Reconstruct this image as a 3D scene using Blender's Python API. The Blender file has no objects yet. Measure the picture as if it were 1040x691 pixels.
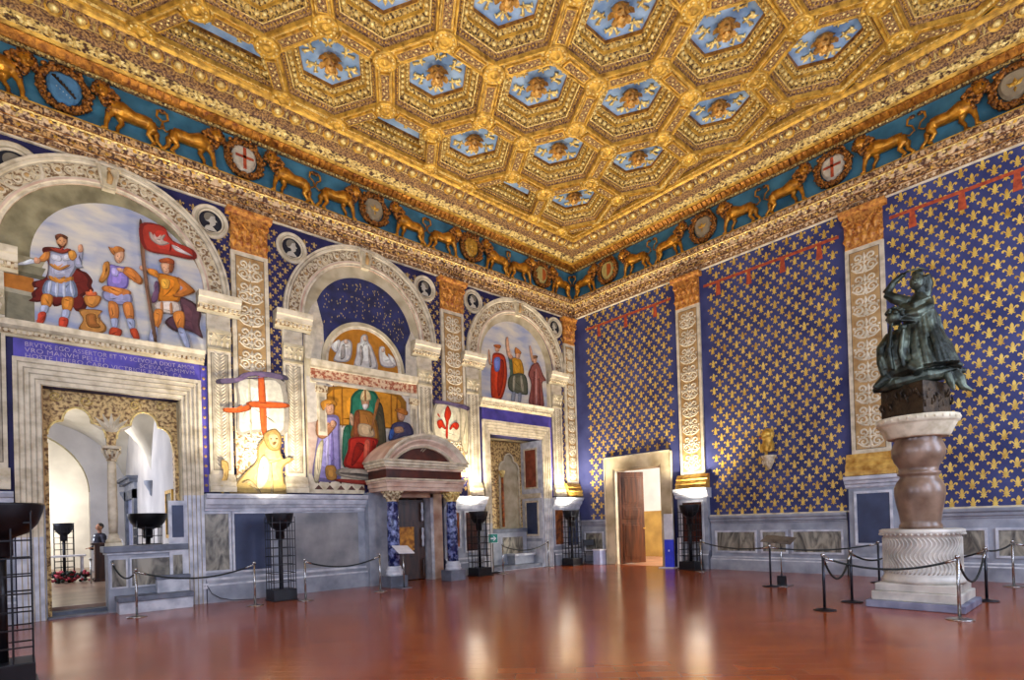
import bpy, bmesh, math, random
from mathutils import Vector, Matrix
S = bpy.context.scene
COL = S.collection
PI = math.pi
random.seed(7)

# ---------------------------------------------------------------- camera
cam_data = bpy.data.cameras.new('camera')
cam = bpy.data.objects.new('camera', cam_data); COL.objects.link(cam)
S.camera = cam
CX, CY, CH = -15.759, -13.868, 1.6
YAW, PITCH, ROLL, FPX, PPY = 0.8428, 0.0085, -0.0308, 558.94, 526.12
cam_data.sensor_fit = 'HORIZONTAL'; cam_data.sensor_width = 36.0
cam_data.lens = FPX * 36.0 / 1040.0
cam_data.shift_y = (PPY - 345.5) / 1040.0
cam_data.clip_start = 0.05; cam_data.clip_end = 200
F_ = Vector((math.cos(YAW) * math.cos(PITCH), math.sin(YAW) * math.cos(PITCH), math.sin(PITCH)))
R_ = F_.cross(Vector((0, 0, 1))).normalized(); U_ = R_.cross(F_)
R2 = R_ * math.cos(ROLL) + U_ * math.sin(ROLL)
U2 = -R_ * math.sin(ROLL) + U_ * math.cos(ROLL)
M4 = Matrix((R2, U2, -F_)).transposed().to_4x4(); M4.translation = Vector((CX, CY, CH))
cam.matrix_world = M4

# ---------------------------------------------------------------- world, exposure
W = bpy.data.worlds.new('world'); S.world = W; W.use_nodes = True
W.node_tree.nodes['Background'].inputs[0].default_value = (0.75, 0.85, 1.0, 1)
W.node_tree.nodes['Background'].inputs[1].default_value = 1.0
S.view_settings.view_transform = 'Standard'; S.view_settings.look = 'None'
S.view_settings.gamma = 1.0; S.view_settings.use_curve_mapping = False
S.view_settings.exposure = 0.33

def area(name, loc, direction, sx, sy, watts, color, spread=180):
    l = bpy.data.lights.new(name, 'AREA'); l.shape = 'RECTANGLE'; l.size = sx; l.size_y = sy
    l.energy = watts; l.color = color; l.spread = math.radians(spread)
    o = bpy.data.objects.new(name, l); COL.objects.link(o)
    o.location = loc; o.rotation_euler = Vector(direction).to_track_quat('-Z', 'Y').to_euler()
    return o
# daylight through the tall windows of the two walls behind the camera
DAY = (0.64, 0.74, 1.0)
WINDOW_W = 2.6; WINDOW_H = 5.2
for wx in (-13.5, -8.5, -3.5):
    area('window_daylight', (wx, -16.85, 4.9), (0, 1, -0.05), WINDOW_W, WINDOW_H, 330, DAY)
for wy in (-12.5, -5.5):
    area('window_daylight', (-18.15, wy, 4.9), (1, 0, -0.05), WINDOW_W, WINDOW_H, 300, DAY)
# added fill lights brightening the rooms behind the left opening and the right door
area('chapel_fill', (-17.6, 8.0, 3.2), (1, 0.05, 0.0), 3.0, 3.0, 300, (0.72, 0.78, 1.0))
area('chapel_bay_fill', (-16.3, 14.8, 2.4), (0.1, 1, 0.35), 2.5, 1.5, 230, (1.0, 0.93, 0.78))
area('side_room_fill', (3.3, -5.2, 3.2), (-0.2, 0.3, -0.1), 1.6, 1.6, 420, (1.0, 0.97, 0.9))

# ---------------------------------------------------------------- helpers
def hexc(h):
    v = [int(h[i:i + 2], 16) / 255 for i in (0, 2, 4)]
    return tuple((c / 12.92 if c <= 0.04045 else ((c + 0.055) / 1.055) ** 2.4) for c in v)
_mats = {}
def mat(name, c1, c2=None, rough=0.6, metal=0.0, scale=3.0, detail=6.0, lo=0.35, hi=0.65, bump=0.0, bscale=None,
        kind='noise', spec=0.5, emit=0.0, coat=0.0, stretch=None, bdist=0.02, distort=0.0):
    if name in _mats: return _mats[name]
    m = bpy.data.materials.new(name); m.use_nodes = True; nt = m.node_tree; N = nt.nodes; Lk = nt.links
    b = N['Principled BSDF']
    c1 = hexc(c1) if isinstance(c1, str) else c1
    c2 = hexc(c2) if isinstance(c2, str) else c2
    b.inputs['Roughness'].default_value = rough; b.inputs['Metallic'].default_value = metal
    b.inputs['Specular IOR Level'].default_value = spec; b.inputs['Coat Weight'].default_value = coat
    b.inputs['Base Color'].default_value = (*c1, 1)
    tc = N.new('ShaderNodeTexCoord'); vec = tc.outputs['Object']
    if stretch:
        mp = N.new('ShaderNodeMapping'); mp.inputs['Scale'].default_value = stretch
        Lk.new(vec, mp.inputs['Vector']); vec = mp.outputs['Vector']
    tex = None
    if c2 is not None or bump:
        if kind == 'noise':
            tex = N.new('ShaderNodeTexNoise'); tex.inputs['Detail'].default_value = detail; tex.inputs['Distortion'].default_value = distort; out = tex.outputs['Fac']
        elif kind == 'voronoi':
            tex = N.new('ShaderNodeTexVoronoi'); out = tex.outputs['Distance']
        elif kind == 'wave':
            tex = N.new('ShaderNodeTexWave'); tex.inputs['Distortion'].default_value = 9; tex.inputs['Detail'].default_value = 3; out = tex.outputs['Fac']
        tex.inputs['Scale'].default_value = scale
        Lk.new(vec, tex.inputs['Vector'])
    if c2 is not None:
        r = N.new('ShaderNodeValToRGB'); r.color_ramp.elements[0].position = lo; r.color_ramp.elements[1].position = hi
        r.color_ramp.elements[0].color = (*c1, 1); r.color_ramp.elements[1].color = (*c2, 1)
        Lk.new(out, r.inputs['Fac']); Lk.new(r.outputs['Color'], b.inputs['Base Color'])
    if bump:
        bp = N.new('ShaderNodeBump'); bp.inputs['Strength'].default_value = bump; bp.inputs['Distance'].default_value = bdist
        if bscale:
            t2 = N.new('ShaderNodeTexNoise'); t2.inputs['Scale'].default_value = bscale; t2.inputs['Detail'].default_value = 4
            Lk.new(vec, t2.inputs['Vector']); Lk.new(t2.outputs['Fac'], bp.inputs['Height'])
        else: Lk.new(out, bp.inputs['Height'])
        Lk.new(bp.outputs['Normal'], b.inputs['Normal'])
    if emit:
        b.inputs['Emission Color'].default_value = (*c1, 1); b.inputs['Emission Strength'].default_value = emit
    _mats[name] = m
    return m
def paint(h):                       # a painted colour, slightly uneven as fresco is
    c = hexc(h); c = tuple(x * 0.86 for x in c); d = tuple(x * 0.72 for x in c)
    return mat('paint_' + h, d, c, rough=0.75, scale=9.0, detail=8, lo=0.3, hi=0.62, spec=0.2)

def Lw(u, v, w=0.0): return (u, -w, v)          # left wall: u along the wall, v up, w out into the room
def Rw(u, v, w=0.0): return (-w, u, v)          # right wall: u is the world y, v up, w out into the room
def Id(x, y, z): return (x, y, z)

class MB:
    def __init__(s, T=Id): s.v = []; s.f = []; s.mi = []; s.m = []; s.T = T; s.sm = []
    def _m(s, m):
        if m not in s.m: s.m.append(m)
        return s.m.index(m)
    def face(s, pts, m, smooth=False):
        i = len(s.v); s.v += [s.T(*p) for p in pts]; s.f.append(list(range(i, i + len(pts)))); s.mi.append(s._m(m)); s.sm.append(smooth)
    def raw(s, vs, fs, m, smooth=False):
        i = len(s.v); s.v += [s.T(*p) for p in vs]; k = s._m(m)
        for f in fs: s.f.append([a + i for a in f]); s.mi.append(k); s.sm.append(smooth)
    def box(s, a0, a1, b0, b1, c0, c1, m):
        vs = [(a, b, c) for a in (a0, a1) for b in (b0, b1) for c in (c0, c1)]
        s.raw(vs, [(0, 1, 3, 2), (4, 6, 7, 5), (0, 4, 5, 1), (2, 3, 7, 6), (0, 2, 6, 4), (1, 5, 7, 3)], m)
    def prism(s, poly, w0, w1, m, back=False, mside=None):      # poly in (u,v), from depth w0 to w1
        n = len(poly); s.face([(u, v, w1) for u, v in poly], m)
        ms = mside or m
        for i in range(n):
            (u0, v0), (u1, v1) = poly[i], poly[(i + 1) % n]
            s.face([(u0, v0, w0), (u1, v1, w0), (u1, v1, w1), (u0, v0, w1)], ms)
        if back: s.face([(u, v, w0) for u, v in poly][::-1], m)
    def tube(s, pts, rad, m, n=8, caps=True, flat=1.0):
        pts = [Vector(p) for p in pts]
        if not hasattr(rad, '__len__'): rad = [rad] * len(pts)
        vs = []; fs = []; t0 = (pts[1] - pts[0]).normalized()
        a = Vector((0, 0, 1)) if abs(t0.z) < .9 else Vector((1, 0, 0))
        nrm = t0.cross(a).normalized()
        for i, p in enumerate(pts):
            t = (pts[min(i + 1, len(pts) - 1)] - pts[max(i - 1, 0)])
            t = t.normalized() if t.length > 1e-9 else t0
            nrm = (nrm - t * nrm.dot(t)).normalized(); bn = t.cross(nrm)
            for k in range(n):
                an = 2 * PI * k / n
                vs.append(tuple(p + (nrm * math.cos(an) + bn * math.sin(an) * flat) * rad[i]))
        for i in range(len(pts) - 1):
            for k in range(n):
                fs.append((i * n + k, i * n + (k + 1) % n, (i + 1) * n + (k + 1) % n, (i + 1) * n + k))
        if caps: fs.append(tuple(range(n))[::-1]); fs.append(tuple((len(pts) - 1) * n + k for k in range(n)))
        s.raw(vs, fs, m, True)
    def lathe(s, prof, c, m, n=24, a0=0, a1=2 * PI, axis='z'):   # prof: (r, h)
        full = abs(a1 - a0 - 2 * PI) < 1e-6; k = n if full else n + 1
        vs = []
        for r, h in prof:
            for i in range(k):
                a = a0 + (a1 - a0) * i / n
                q = (r * math.cos(a), r * math.sin(a), h)
                if axis == 'x': q = (h, q[0], q[1])
                if axis == 'y': q = (q[0], h, q[1])
                vs.append((c[0] + q[0], c[1] + q[1], c[2] + q[2]))
        fs = []
        for j in range(len(prof) - 1):
            for i in range(n if full else n):
                i2 = (i + 1) % k
                fs.append((j * k + i, j * k + i2, (j + 1) * k + i2, (j + 1) * k + i))
        s.raw(vs, fs, m, True)
        if full:
            if prof[0][0] > 1e-4: s.raw([vs[i] for i in range(k)], [tuple(range(k))[::-1]], m)
            if prof[-1][0] > 1e-4: s.raw([vs[(len(prof) - 1) * k + i] for i in range(k)], [tuple(range(k))], m)
    def ball(s, c, r, m, nu=10, nv=6):
        if not hasattr(r, '__len__'): r = (r, r, r)
        vs = [(c[0], c[1], c[2] + r[2])]; fs = []
        for j in range(1, nv):
            th = PI * j / nv
            for i in range(nu):
                ph = 2 * PI * i / nu
                vs.append((c[0] + r[0] * math.sin(th) * math.cos(ph), c[1] + r[1] * math.sin(th) * math.sin(ph), c[2] + r[2] * math.cos(th)))
        vs.append((c[0], c[1], c[2] - r[2])); L_ = len(vs) - 1
        for i in range(nu): fs.append((0, 1 + i, 1 + (i + 1) % nu)); fs.append((L_, L_ - nu + (i + 1) % nu, L_ - nu + i))
        for j in range(nv - 2):
            for i in range(nu):
                a = 1 + j * nu + i; b = 1 + j * nu + (i + 1) % nu
                fs.append((a, a + nu, b + nu, b))
        s.raw(vs, fs, m, True)
    def dome(s, c, r, m, nu=8, nv=3, up=(0, 0, 1), h=None):      # half ball, local to T space, rising along +third coordinate
        h = h or r; vs = []; fs = []
        for j in range(nv):
            th = PI / 2 * j / nv
            for i in range(nu):
                ph = 2 * PI * i / nu
                vs.append((c[0] + r * math.cos(th) * math.cos(ph), c[1] + r * math.cos(th) * math.sin(ph), c[2] + h * math.sin(th)))
        vs.append((c[0], c[1], c[2] + h))
        for j in range(nv - 1):
            for i in range(nu): fs.append((j * nu + i, j * nu + (i + 1) % nu, (j + 1) * nu + (i + 1) % nu, (j + 1) * nu + i))
        for i in range(nu): fs.append(((nv - 1) * nu + i, (nv - 1) * nu + (i + 1) % nu, nv * nu))
        s.raw(vs, fs, m, True)
    def arcband(s, c, r0, r1, w0, w1, m, a0=0, a1=PI, n=40, sides=True, side_m=None):   # ring sector in the (u,v) plane
        sm = side_m or m
        for i in range(n):
            t0 = a0 + (a1 - a0) * i / n; t1 = a0 + (a1 - a0) * (i + 1) / n
            P = lambda r, t, w: (c[0] + r * math.cos(t), c[1] + r * math.sin(t), w)
            s.face([P(r0, t0, w1), P(r1, t0, w1), P(r1, t1, w1), P(r0, t1, w1)], m)
            if sides:
                s.face([P(r1, t0, w0), P(r1, t1, w0), P(r1, t1, w1), P(r1, t0, w1)], sm)
                if r0 > 0: s.face([P(r0, t0, w0), P(r0, t1, w0), P(r0, t1, w1), P(r0, t0, w1)], sm)
    def arcprof(s, c, prof, m, a0=0, a1=PI, n=48):              # prof: (radius, w) swept round c, m single or list
        for i in range(n):
            t0 = a0 + (a1 - a0) * i / n; t1 = a0 + (a1 - a0) * (i + 1) / n
            P = lambda r, t, w: (c[0] + r * math.cos(t), c[1] + r * math.sin(t), w)
            for j in range(len(prof) - 1):
                mm = m[j] if isinstance(m, list) else m
                s.face([P(prof[j][0], t0, prof[j][1]), P(prof[j + 1][0], t0, prof[j + 1][1]), P(prof[j + 1][0], t1, prof[j + 1][1]), P(prof[j][0], t1, prof[j][1])], mm)
    def mould(s, u0, u1, prof, m, cap=True):                    # prof: (v, w) run from u0 to u1
        for j in range(len(prof) - 1):
            mm = m[j] if isinstance(m, list) else m
            (v0, w0), (v1, w1) = prof[j], prof[j + 1]
            s.face([(u0, v0, w0), (u1, v0, w0), (u1, v1, w1), (u0, v1, w1)], mm)
        if cap:
            mm = m[0] if isinstance(m, list) else m
            for u in (u0, u1): s.face([(u, prof[0][0], 0)] + [(u, v, w) for v, w in prof] + [(u, prof[-1][0], 0)], mm)
    def build(s, name, parent=None, kind=None, origin=None, recalc=True, bevel=0):
        me = bpy.data.meshes.new(name)
        V = [Vector(p) for p in s.v]
        if parent is not None: org = root_loc(parent)
        elif origin is not None: org = Vector(origin)
        else:
            org = Vector(((min(p.x for p in V) + max(p.x for p in V)) / 2, (min(p.y for p in V) + max(p.y for p in V)) / 2, min(p.z for p in V)))
        me.from_pydata([tuple(p - org) for p in V], [], s.f)
        for m in s.m: me.materials.append(m)
        me.polygons.foreach_set('material_index', s.mi)
        me.polygons.foreach_set('use_smooth', s.sm)
        if recalc:
            b = bmesh.new(); b.from_mesh(me); bmesh.ops.remove_doubles(b, verts=b.verts, dist=1e-5)
            bmesh.ops.recalc_face_normals(b, faces=b.faces)
            b.to_mesh(me); b.free()
        me.update()
        o = bpy.data.objects.new(name, me); COL.objects.link(o)
        if parent is None: o.location = org
        else: o.parent = parent
        if bevel:
            bm = o.modifiers.new('bevel', 'BEVEL'); bm.width = bevel; bm.segments = 2; bm.limit_method = 'ANGLE'
        if kind: o['kind'] = kind
        return o
def root_loc(o):
    while o.parent: o = o.parent
    return Vector(o.location)
def tag(o, label=None, cat=None, group=None, kind=None):
    if label: o['label'] = label
    if cat: o['category'] = cat
    if group: o['group'] = group
    if kind: o['kind'] = kind
    return o
def thing(name, label, cat, loc, group=None):
    o = bpy.data.objects.new(name, None); COL.objects.link(o); o.location = loc; o.empty_display_size = 0.2
    return tag(o, label, cat, group)
def copy_tree(o, parent=None):
    c = o.copy(); COL.objects.link(c)
    if parent is not None: c.parent = parent
    for ch in list(o.children): copy_tree(ch, c)
    return c
def remeshed(mb, name, voxel, m, parent=None, smooth=2, origin=None):      # melts overlapping limbs into one skin
    o = mb.build(name, None, recalc=False, origin=origin if origin is not None else (root_loc(parent) if parent else None))
    md = o.modifiers.new('r', 'REMESH'); md.mode = 'VOXEL'; md.voxel_size = voxel
    if smooth:
        sm = o.modifiers.new('s', 'SMOOTH'); sm.iterations = smooth; sm.factor = 0.5
    dg = bpy.context.evaluated_depsgraph_get(); dg.update()
    me = bpy.data.meshes.new_from_object(o.evaluated_get(dg))
    o.modifiers.clear(); o.data = me
    me.materials.clear(); me.materials.append(m)
    me.polygons.foreach_set('material_index', [0] * len(me.polygons))
    me.polygons.foreach_set('use_smooth', [True] * len(me.polygons)); me.update()
    if parent is not None: o.parent = parent; o.location = (0, 0, 0)
    return o
def smooth_closed(pts, k=4):
    n = len(pts); out = []
    for i in range(n):
        p0, p1, p2, p3 = pts[i - 1], pts[i], pts[(i + 1) % n], pts[(i + 2) % n]
        for j in range(k):
            t = j / k
            out.append(tuple(0.5 * ((2 * p1[a]) + (-p0[a] + p2[a]) * t + (2 * p0[a] - 5 * p1[a] + 4 * p2[a] - p3[a]) * t * t + (-p0[a] + 3 * p1[a] - 3 * p2[a] + p3[a]) * t ** 3) for a in (0, 1)))
    return out
def spiral(c, r, turns, a0, sgn=1, n=18):
    return [(c[0] + r * (1 - 0.82 * i / n) * math.cos(a0 + sgn * turns * 2 * PI * i / n), c[1] + r * (1 - 0.82 * i / n) * math.sin(a0 + sgn * turns * 2 * PI * i / n)) for i in range(n + 1)]
def ribbon(mb, pts, wid, w, m, h=0.012):       # raised flat ribbon along 2D points, w = depth of its base
    n = len(pts); Lf = []; Rt = []
    for i in range(n):
        a = pts[max(i - 1, 0)]; b = pts[min(i + 1, n - 1)]
        dx, dy = b[0] - a[0], b[1] - a[1]; d = math.hypot(dx, dy) or 1
        ww = wid * (0.55 + 0.45 * math.sin(PI * min(1, (i + 1) / n)))
        Lf.append((pts[i][0] - dy / d * ww / 2, pts[i][1] + dx / d * ww / 2)); Rt.append((pts[i][0] + dy / d * ww / 2, pts[i][1] - dx / d * ww / 2))
    for i in range(n - 1):
        c0 = ((Lf[i][0] + Rt[i][0]) / 2, (Lf[i][1] + Rt[i][1]) / 2); c1 = ((Lf[i + 1][0] + Rt[i + 1][0]) / 2, (Lf[i + 1][1] + Rt[i + 1][1]) / 2)
        mb.face([(*Lf[i], w), (*Lf[i + 1], w), (*c1, w + h), (*c0, w + h)], m, True)
        mb.face([(*c0, w + h), (*c1, w + h), (*Rt[i + 1], w), (*Rt[i], w)], m, True)
def leaf(mb, c, a, ln, wd, w, m, h=0.015):
    ca, sa = math.cos(a), math.sin(a)
    P = lambda x, y: (c[0] + x * ca - y * sa, c[1] + x * sa + y * ca)
    b, t, l, r, mm = P(0, 0), P(ln, 0), P(ln * .45, wd / 2), P(ln * .45, -wd / 2), P(ln * .45, 0)
    for q in ((b, l, mm), (l, t, mm), (t, r, mm), (r, b, mm)):
        mb.face([(*p, w + (h if p == mm else 0)) for p in q], m)

# ---------------------------------------------------------------- materials
GOLD = mat('gilded_wood', '6c4818', 'dcae48', rough=0.36, metal=0.5, scale=7, detail=9, lo=0.25, hi=0.6, bump=0.5, bscale=60, bdist=0.02)
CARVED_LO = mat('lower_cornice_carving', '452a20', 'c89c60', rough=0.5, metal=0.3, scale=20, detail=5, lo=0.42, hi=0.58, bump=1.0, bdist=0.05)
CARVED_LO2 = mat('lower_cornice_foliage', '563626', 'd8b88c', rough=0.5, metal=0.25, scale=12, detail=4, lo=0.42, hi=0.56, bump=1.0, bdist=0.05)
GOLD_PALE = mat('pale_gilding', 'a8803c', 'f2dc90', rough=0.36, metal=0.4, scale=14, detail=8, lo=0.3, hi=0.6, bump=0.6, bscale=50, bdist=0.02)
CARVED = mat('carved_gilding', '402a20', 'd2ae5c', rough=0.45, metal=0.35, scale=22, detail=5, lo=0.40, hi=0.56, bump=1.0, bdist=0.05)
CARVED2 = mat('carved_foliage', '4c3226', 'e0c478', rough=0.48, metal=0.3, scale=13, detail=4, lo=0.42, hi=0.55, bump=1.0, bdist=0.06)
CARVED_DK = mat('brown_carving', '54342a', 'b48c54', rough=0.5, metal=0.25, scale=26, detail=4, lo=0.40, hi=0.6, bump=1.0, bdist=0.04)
GOLD_RED = mat('worn_red_gold', '643010', 'c0822c', rough=0.4, metal=0.55, scale=9, detail=8, lo=0.3, hi=0.65, bump=0.5, bscale=40)
ROSE = mat('rosette_gold', '643818', 'd4a454', rough=0.4, metal=0.4, scale=6, lo=0.3, hi=0.6, bump=0.4, bscale=30)
AZURE = mat('azure_panel', '6080ac', '96b2d4', rough=0.55, scale=2.5, spec=0.3)
TEAL = mat('teal_frieze', '2c5c6e', '4a8498', rough=0.6, scale=1.6, detail=9, spec=0.3)
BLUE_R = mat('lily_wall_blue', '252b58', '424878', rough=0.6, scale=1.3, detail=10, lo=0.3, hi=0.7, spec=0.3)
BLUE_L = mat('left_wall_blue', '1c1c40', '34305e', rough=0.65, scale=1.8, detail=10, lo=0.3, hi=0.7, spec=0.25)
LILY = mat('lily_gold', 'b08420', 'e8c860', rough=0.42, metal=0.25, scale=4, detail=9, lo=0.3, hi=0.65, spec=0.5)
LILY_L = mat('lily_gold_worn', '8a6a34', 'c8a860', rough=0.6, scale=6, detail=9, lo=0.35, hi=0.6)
CREAM = mat('cream_plaster', '9c8e6c', 'c8bc9c', rough=0.75, scale=2.2, detail=10, lo=0.3, hi=0.62, spec=0.25)
CREAM2 = mat('pale_cream', 'ac9e80', 'd8ccb0', rough=0.75, scale=5, detail=10, lo=0.3, hi=0.6, spec=0.25)
CREAM_ORN = mat('cream_ornament', '7a5e40', 'ccbc98', rough=0.75, scale=16, detail=4, lo=0.42, hi=0.54, spec=0.25)
GREYM = mat('grisaille_shade', '8a806c', 'b4aa92', rough=0.75, scale=5, detail=8, spec=0.25)
DARKM = mat('grisaille_dark', '4e463a', '7a7060', rough=0.75, scale=5, detail=8, spec=0.25)
OCHRE = mat('ochre_ground', '96703e', 'b89660', rough=0.7, scale=5, detail=9, lo=0.3, hi=0.65)
OLIVE = mat('olive_soffit', '6e6648', '98906c', rough=0.75, scale=3, detail=8)
ORANGE = mat('orange_capital', '8c4816', 'd09038', rough=0.6, scale=12, detail=7, lo=0.35, hi=0.62, bump=0.5)
ORANGE_DK = mat('orange_shade', '5c2408', 'a85a18', rough=0.6, scale=10, detail=7)
STONE = mat('grey_dado_stone', '767c86', 'a8acb4', rough=0.55, scale=2.5, detail=10, lo=0.3, hi=0.7, spec=0.4)
STONE_DK = mat('dark_dado_stone', '4c525e', '727884', rough=0.55, scale=3, detail=10)
STONE_LT = mat('pale_dado_stone', 'a0a4ae', 'd0d2d6', rough=0.55, scale=4, detail=10)
SLATE = mat('slate_blue_panel', '222c48', '34405e', rough=0.5, scale=2, detail=8)
MARBLE = mat('veined_marble', '46423a', '9c9684', rough=0.35, scale=1.6, distort=2.5, detail=10, lo=0.36, hi=0.62, stretch=(1.6, 1.6, .7), spec=0.5)
MARBLE_RED = mat('red_veined_marble', '54240f', 'a8602c', rough=0.35, scale=2.0, distort=2, detail=8, lo=0.36, hi=0.62)
WHITE = mat('white_plaster', 'd8d6d2', 'e6e4e0', rough=0.8, scale=1.5)
SKYP = mat('painted_sky', '949cb4', 'd0c8b4', rough=0.75, scale=0.9, detail=8, lo=0.35, hi=0.6, stretch=(1, 1, 3), spec=0.2)
BLACK = mat('black_metal', '0c0c10', '18181e', rough=0.4, scale=6, metal=0.3)
CHROME = mat('brushed_steel', '8c8c8c', 'b8b6b0', rough=0.25, metal=0.9, scale=20)
ROPE = mat('black_rope', '08100e', '16201e', rough=0.7, scale=60, bump=0.3)
BRONZE = mat('green_bronze', '232822', '747e6c', rough=0.38, metal=0.65, scale=3.5, detail=9, lo=0.45, hi=0.75, bump=0.4, bscale=18)
BRONZE_DK = mat('dark_bronze', '1c1610', '4a3a28', rough=0.45, metal=0.6, scale=6, detail=9, lo=0.3, hi=0.7, bump=0.6, bscale=22)
BROWN_MARBLE = mat('brown_balustre_marble', '50392a', '8e7460', rough=0.3, scale=3, detail=10, lo=0.3, hi=0.7)
WMARBLE = mat('white_marble', '98948a', 'd2ccbe', rough=0.4, scale=3, detail=10, lo=0.3, hi=0.65)
WOOD = mat('dark_walnut', '24120a', '4c2a16', rough=0.4, scale=2, stretch=(6, 6, 0.7), detail=6)
PINKSTONE = mat('pink_portal_marble', 'a8806a', 'dcc4ac', rough=0.5, scale=2.5, detail=9, lo=0.3, hi=0.65)
REDMARBLE = mat('dark_red_marble', '2e0e08', '5c2414', rough=0.3, scale=3, detail=9, lo=0.35, hi=0.7)
BLUECOL = mat('blue_breccia', '101c4c', '8490c0', rough=0.25, scale=9, kind='noise', detail=7, lo=0.46, hi=0.66)
IVORY = mat('ivory_carving', 'b4a078', 'e8dcc0', rough=0.6, scale=9)
REDLINE = mat('red_painted_line', '8a3018', 'c05428', rough=0.7, scale=9, detail=8)
LAMPGLASS = mat('lamp_glow', (1.0, 0.93, 0.8), rough=0.5, emit=9.0)
PAPER = mat('white_panel', 'c8c8cc', 'e8e8ea', rough=0.5, scale=3)
# ================================================================ THE ROOM SHELL
XL, YB, HCEIL = -18.2, -17.0, 11.45
# floor: terracotta bricks, waxed
fm = bpy.data.materials.new('terracotta_floor'); fm.use_nodes = True
nt = fm.node_tree; N = nt.nodes; K = nt.links; b = N['Principled BSDF']
tc = N.new('ShaderNodeTexCoord'); mp = N.new('ShaderNodeMapping'); K.new(tc.outputs['Object'], mp.inputs['Vector'])
mp.inputs['Rotation'].default_value = (0, 0, math.radians(45)); mp.inputs['Scale'].default_value = (1, 1, 1)
br = N.new('ShaderNodeTexBrick'); K.new(mp.outputs['Vector'], br.inputs['Vector'])
br.inputs['Scale'].default_value = 1.0; br.inputs['Brick Width'].default_value = 0.42; br.inputs['Row Height'].default_value = 0.21
br.inputs['Mortar Size'].default_value = 0.006; br.inputs['Mortar Smooth'].default_value = 0.4
br.inputs['Color1'].default_value = (*hexc('8a3c12'), 1); br.inputs['Color2'].default_value = (*hexc('9a4a1a'), 1); br.inputs['Mortar'].default_value = (*hexc('7c5440'), 1)
ns = N.new('ShaderNodeTexNoise'); ns.inputs['Scale'].default_value = 0.9; ns.inputs['Detail'].default_value = 8; K.new(tc.outputs['Object'], ns.inputs['Vector'])
mx = N.new('ShaderNodeMix'); mx.data_type = 'RGBA'; mx.blend_type = 'MULTIPLY'; mx.inputs[0].default_value = 0.45
cr = N.new('ShaderNodeValToRGB'); cr.color_ramp.elements[0].position = 0.3; cr.color_ramp.elements[1].position = 0.7
cr.color_ramp.elements[0].color = (0.74, 0.70, 0.72, 1); cr.color_ramp.elements[1].color = (1, 1, 1, 1)
K.new(ns.outputs['Fac'], cr.inputs['Fac']); K.new(br.outputs['Color'], mx.inputs[6]); K.new(cr.outputs['Color'], mx.inputs[7]); K.new(mx.outputs[2], b.inputs['Base Color'])
rr = N.new('ShaderNodeMapRange'); rr.inputs['To Min'].default_value = 0.10; rr.inputs['To Max'].default_value = 0.27; K.new(ns.outputs['Fac'], rr.inputs['Value']); K.new(rr.outputs['Result'], b.inputs['Roughness'])
b.inputs['Specular IOR Level'].default_value = 0.6
bp = N.new('ShaderNodeBump'); bp.inputs['Strength'].default_value = 0.06; bp.inputs['Distance'].default_value = 0.01
K.new(br.outputs['Fac'], bp.inputs['Height']); bp.invert = True; K.new(bp.outputs['Normal'], b.inputs['Normal'])
FLOOR = fm
m = MB(); m.box(XL, 0.0, YB, 0.0, -0.2, 0.0, FLOOR); m.build('floor', kind='structure', origin=(0, 0, 0))

# --- left wall with its three openings; lilies painted on the blue
O1 = (-15.43, -13.10, 4.52); O2 = (-7.98, -6.74, 2.46); O3 = (-4.28, -1.87, 4.52)
def lily(mb, u, v, h, w, mt, rot=0.0):
    R = [(0, .50), (.075, .38), (.12, .26), (.11, .12), (.07, .02), (.17, .12), (.25, .23), (.35, .26), (.44, .2), (.47, .1), (.42, .02), (.34, .0), (.31, .06), (.34, .12), (.28, .12), (.2, .04), (.12, -.08), (.19, -.09), (.19, -.16), (.11, -.16), (.17, -.26), (.25, -.3), (.22, -.38), (.12, -.34), (.08, -.3), (0, -.47)]
    P = R + [(-x, y) for x, y in R[1:-1][::-1]]
    mb.face([(u + x * h * 1.0, v + y * h, w) for x, y in P], mt)
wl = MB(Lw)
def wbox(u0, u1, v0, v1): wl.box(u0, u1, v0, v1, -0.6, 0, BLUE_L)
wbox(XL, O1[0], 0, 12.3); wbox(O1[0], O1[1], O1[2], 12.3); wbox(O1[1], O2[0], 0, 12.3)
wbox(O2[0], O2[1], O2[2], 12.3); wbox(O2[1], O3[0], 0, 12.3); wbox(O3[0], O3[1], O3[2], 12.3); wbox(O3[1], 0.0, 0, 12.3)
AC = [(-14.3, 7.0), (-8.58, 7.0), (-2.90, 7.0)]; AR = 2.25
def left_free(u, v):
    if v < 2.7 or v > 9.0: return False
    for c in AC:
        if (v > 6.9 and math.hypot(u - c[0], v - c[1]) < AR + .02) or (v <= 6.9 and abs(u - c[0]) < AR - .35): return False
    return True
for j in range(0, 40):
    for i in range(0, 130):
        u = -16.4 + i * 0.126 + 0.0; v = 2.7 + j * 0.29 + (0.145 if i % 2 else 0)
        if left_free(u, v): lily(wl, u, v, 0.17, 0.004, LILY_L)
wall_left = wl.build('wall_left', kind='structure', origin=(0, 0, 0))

# --- right wall with the door opening
D0, D1, DH = -3.68, -1.72, 3.36
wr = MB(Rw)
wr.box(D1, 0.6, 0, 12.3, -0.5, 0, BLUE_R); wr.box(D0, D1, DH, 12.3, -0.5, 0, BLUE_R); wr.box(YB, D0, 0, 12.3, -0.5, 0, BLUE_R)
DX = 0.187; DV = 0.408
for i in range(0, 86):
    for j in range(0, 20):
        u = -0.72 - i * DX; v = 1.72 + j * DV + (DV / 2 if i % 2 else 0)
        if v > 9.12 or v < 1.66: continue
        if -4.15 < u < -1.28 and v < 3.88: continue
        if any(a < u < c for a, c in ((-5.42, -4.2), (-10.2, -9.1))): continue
        lily(wr, u, v, 0.262, 0.004, LILY)
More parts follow.
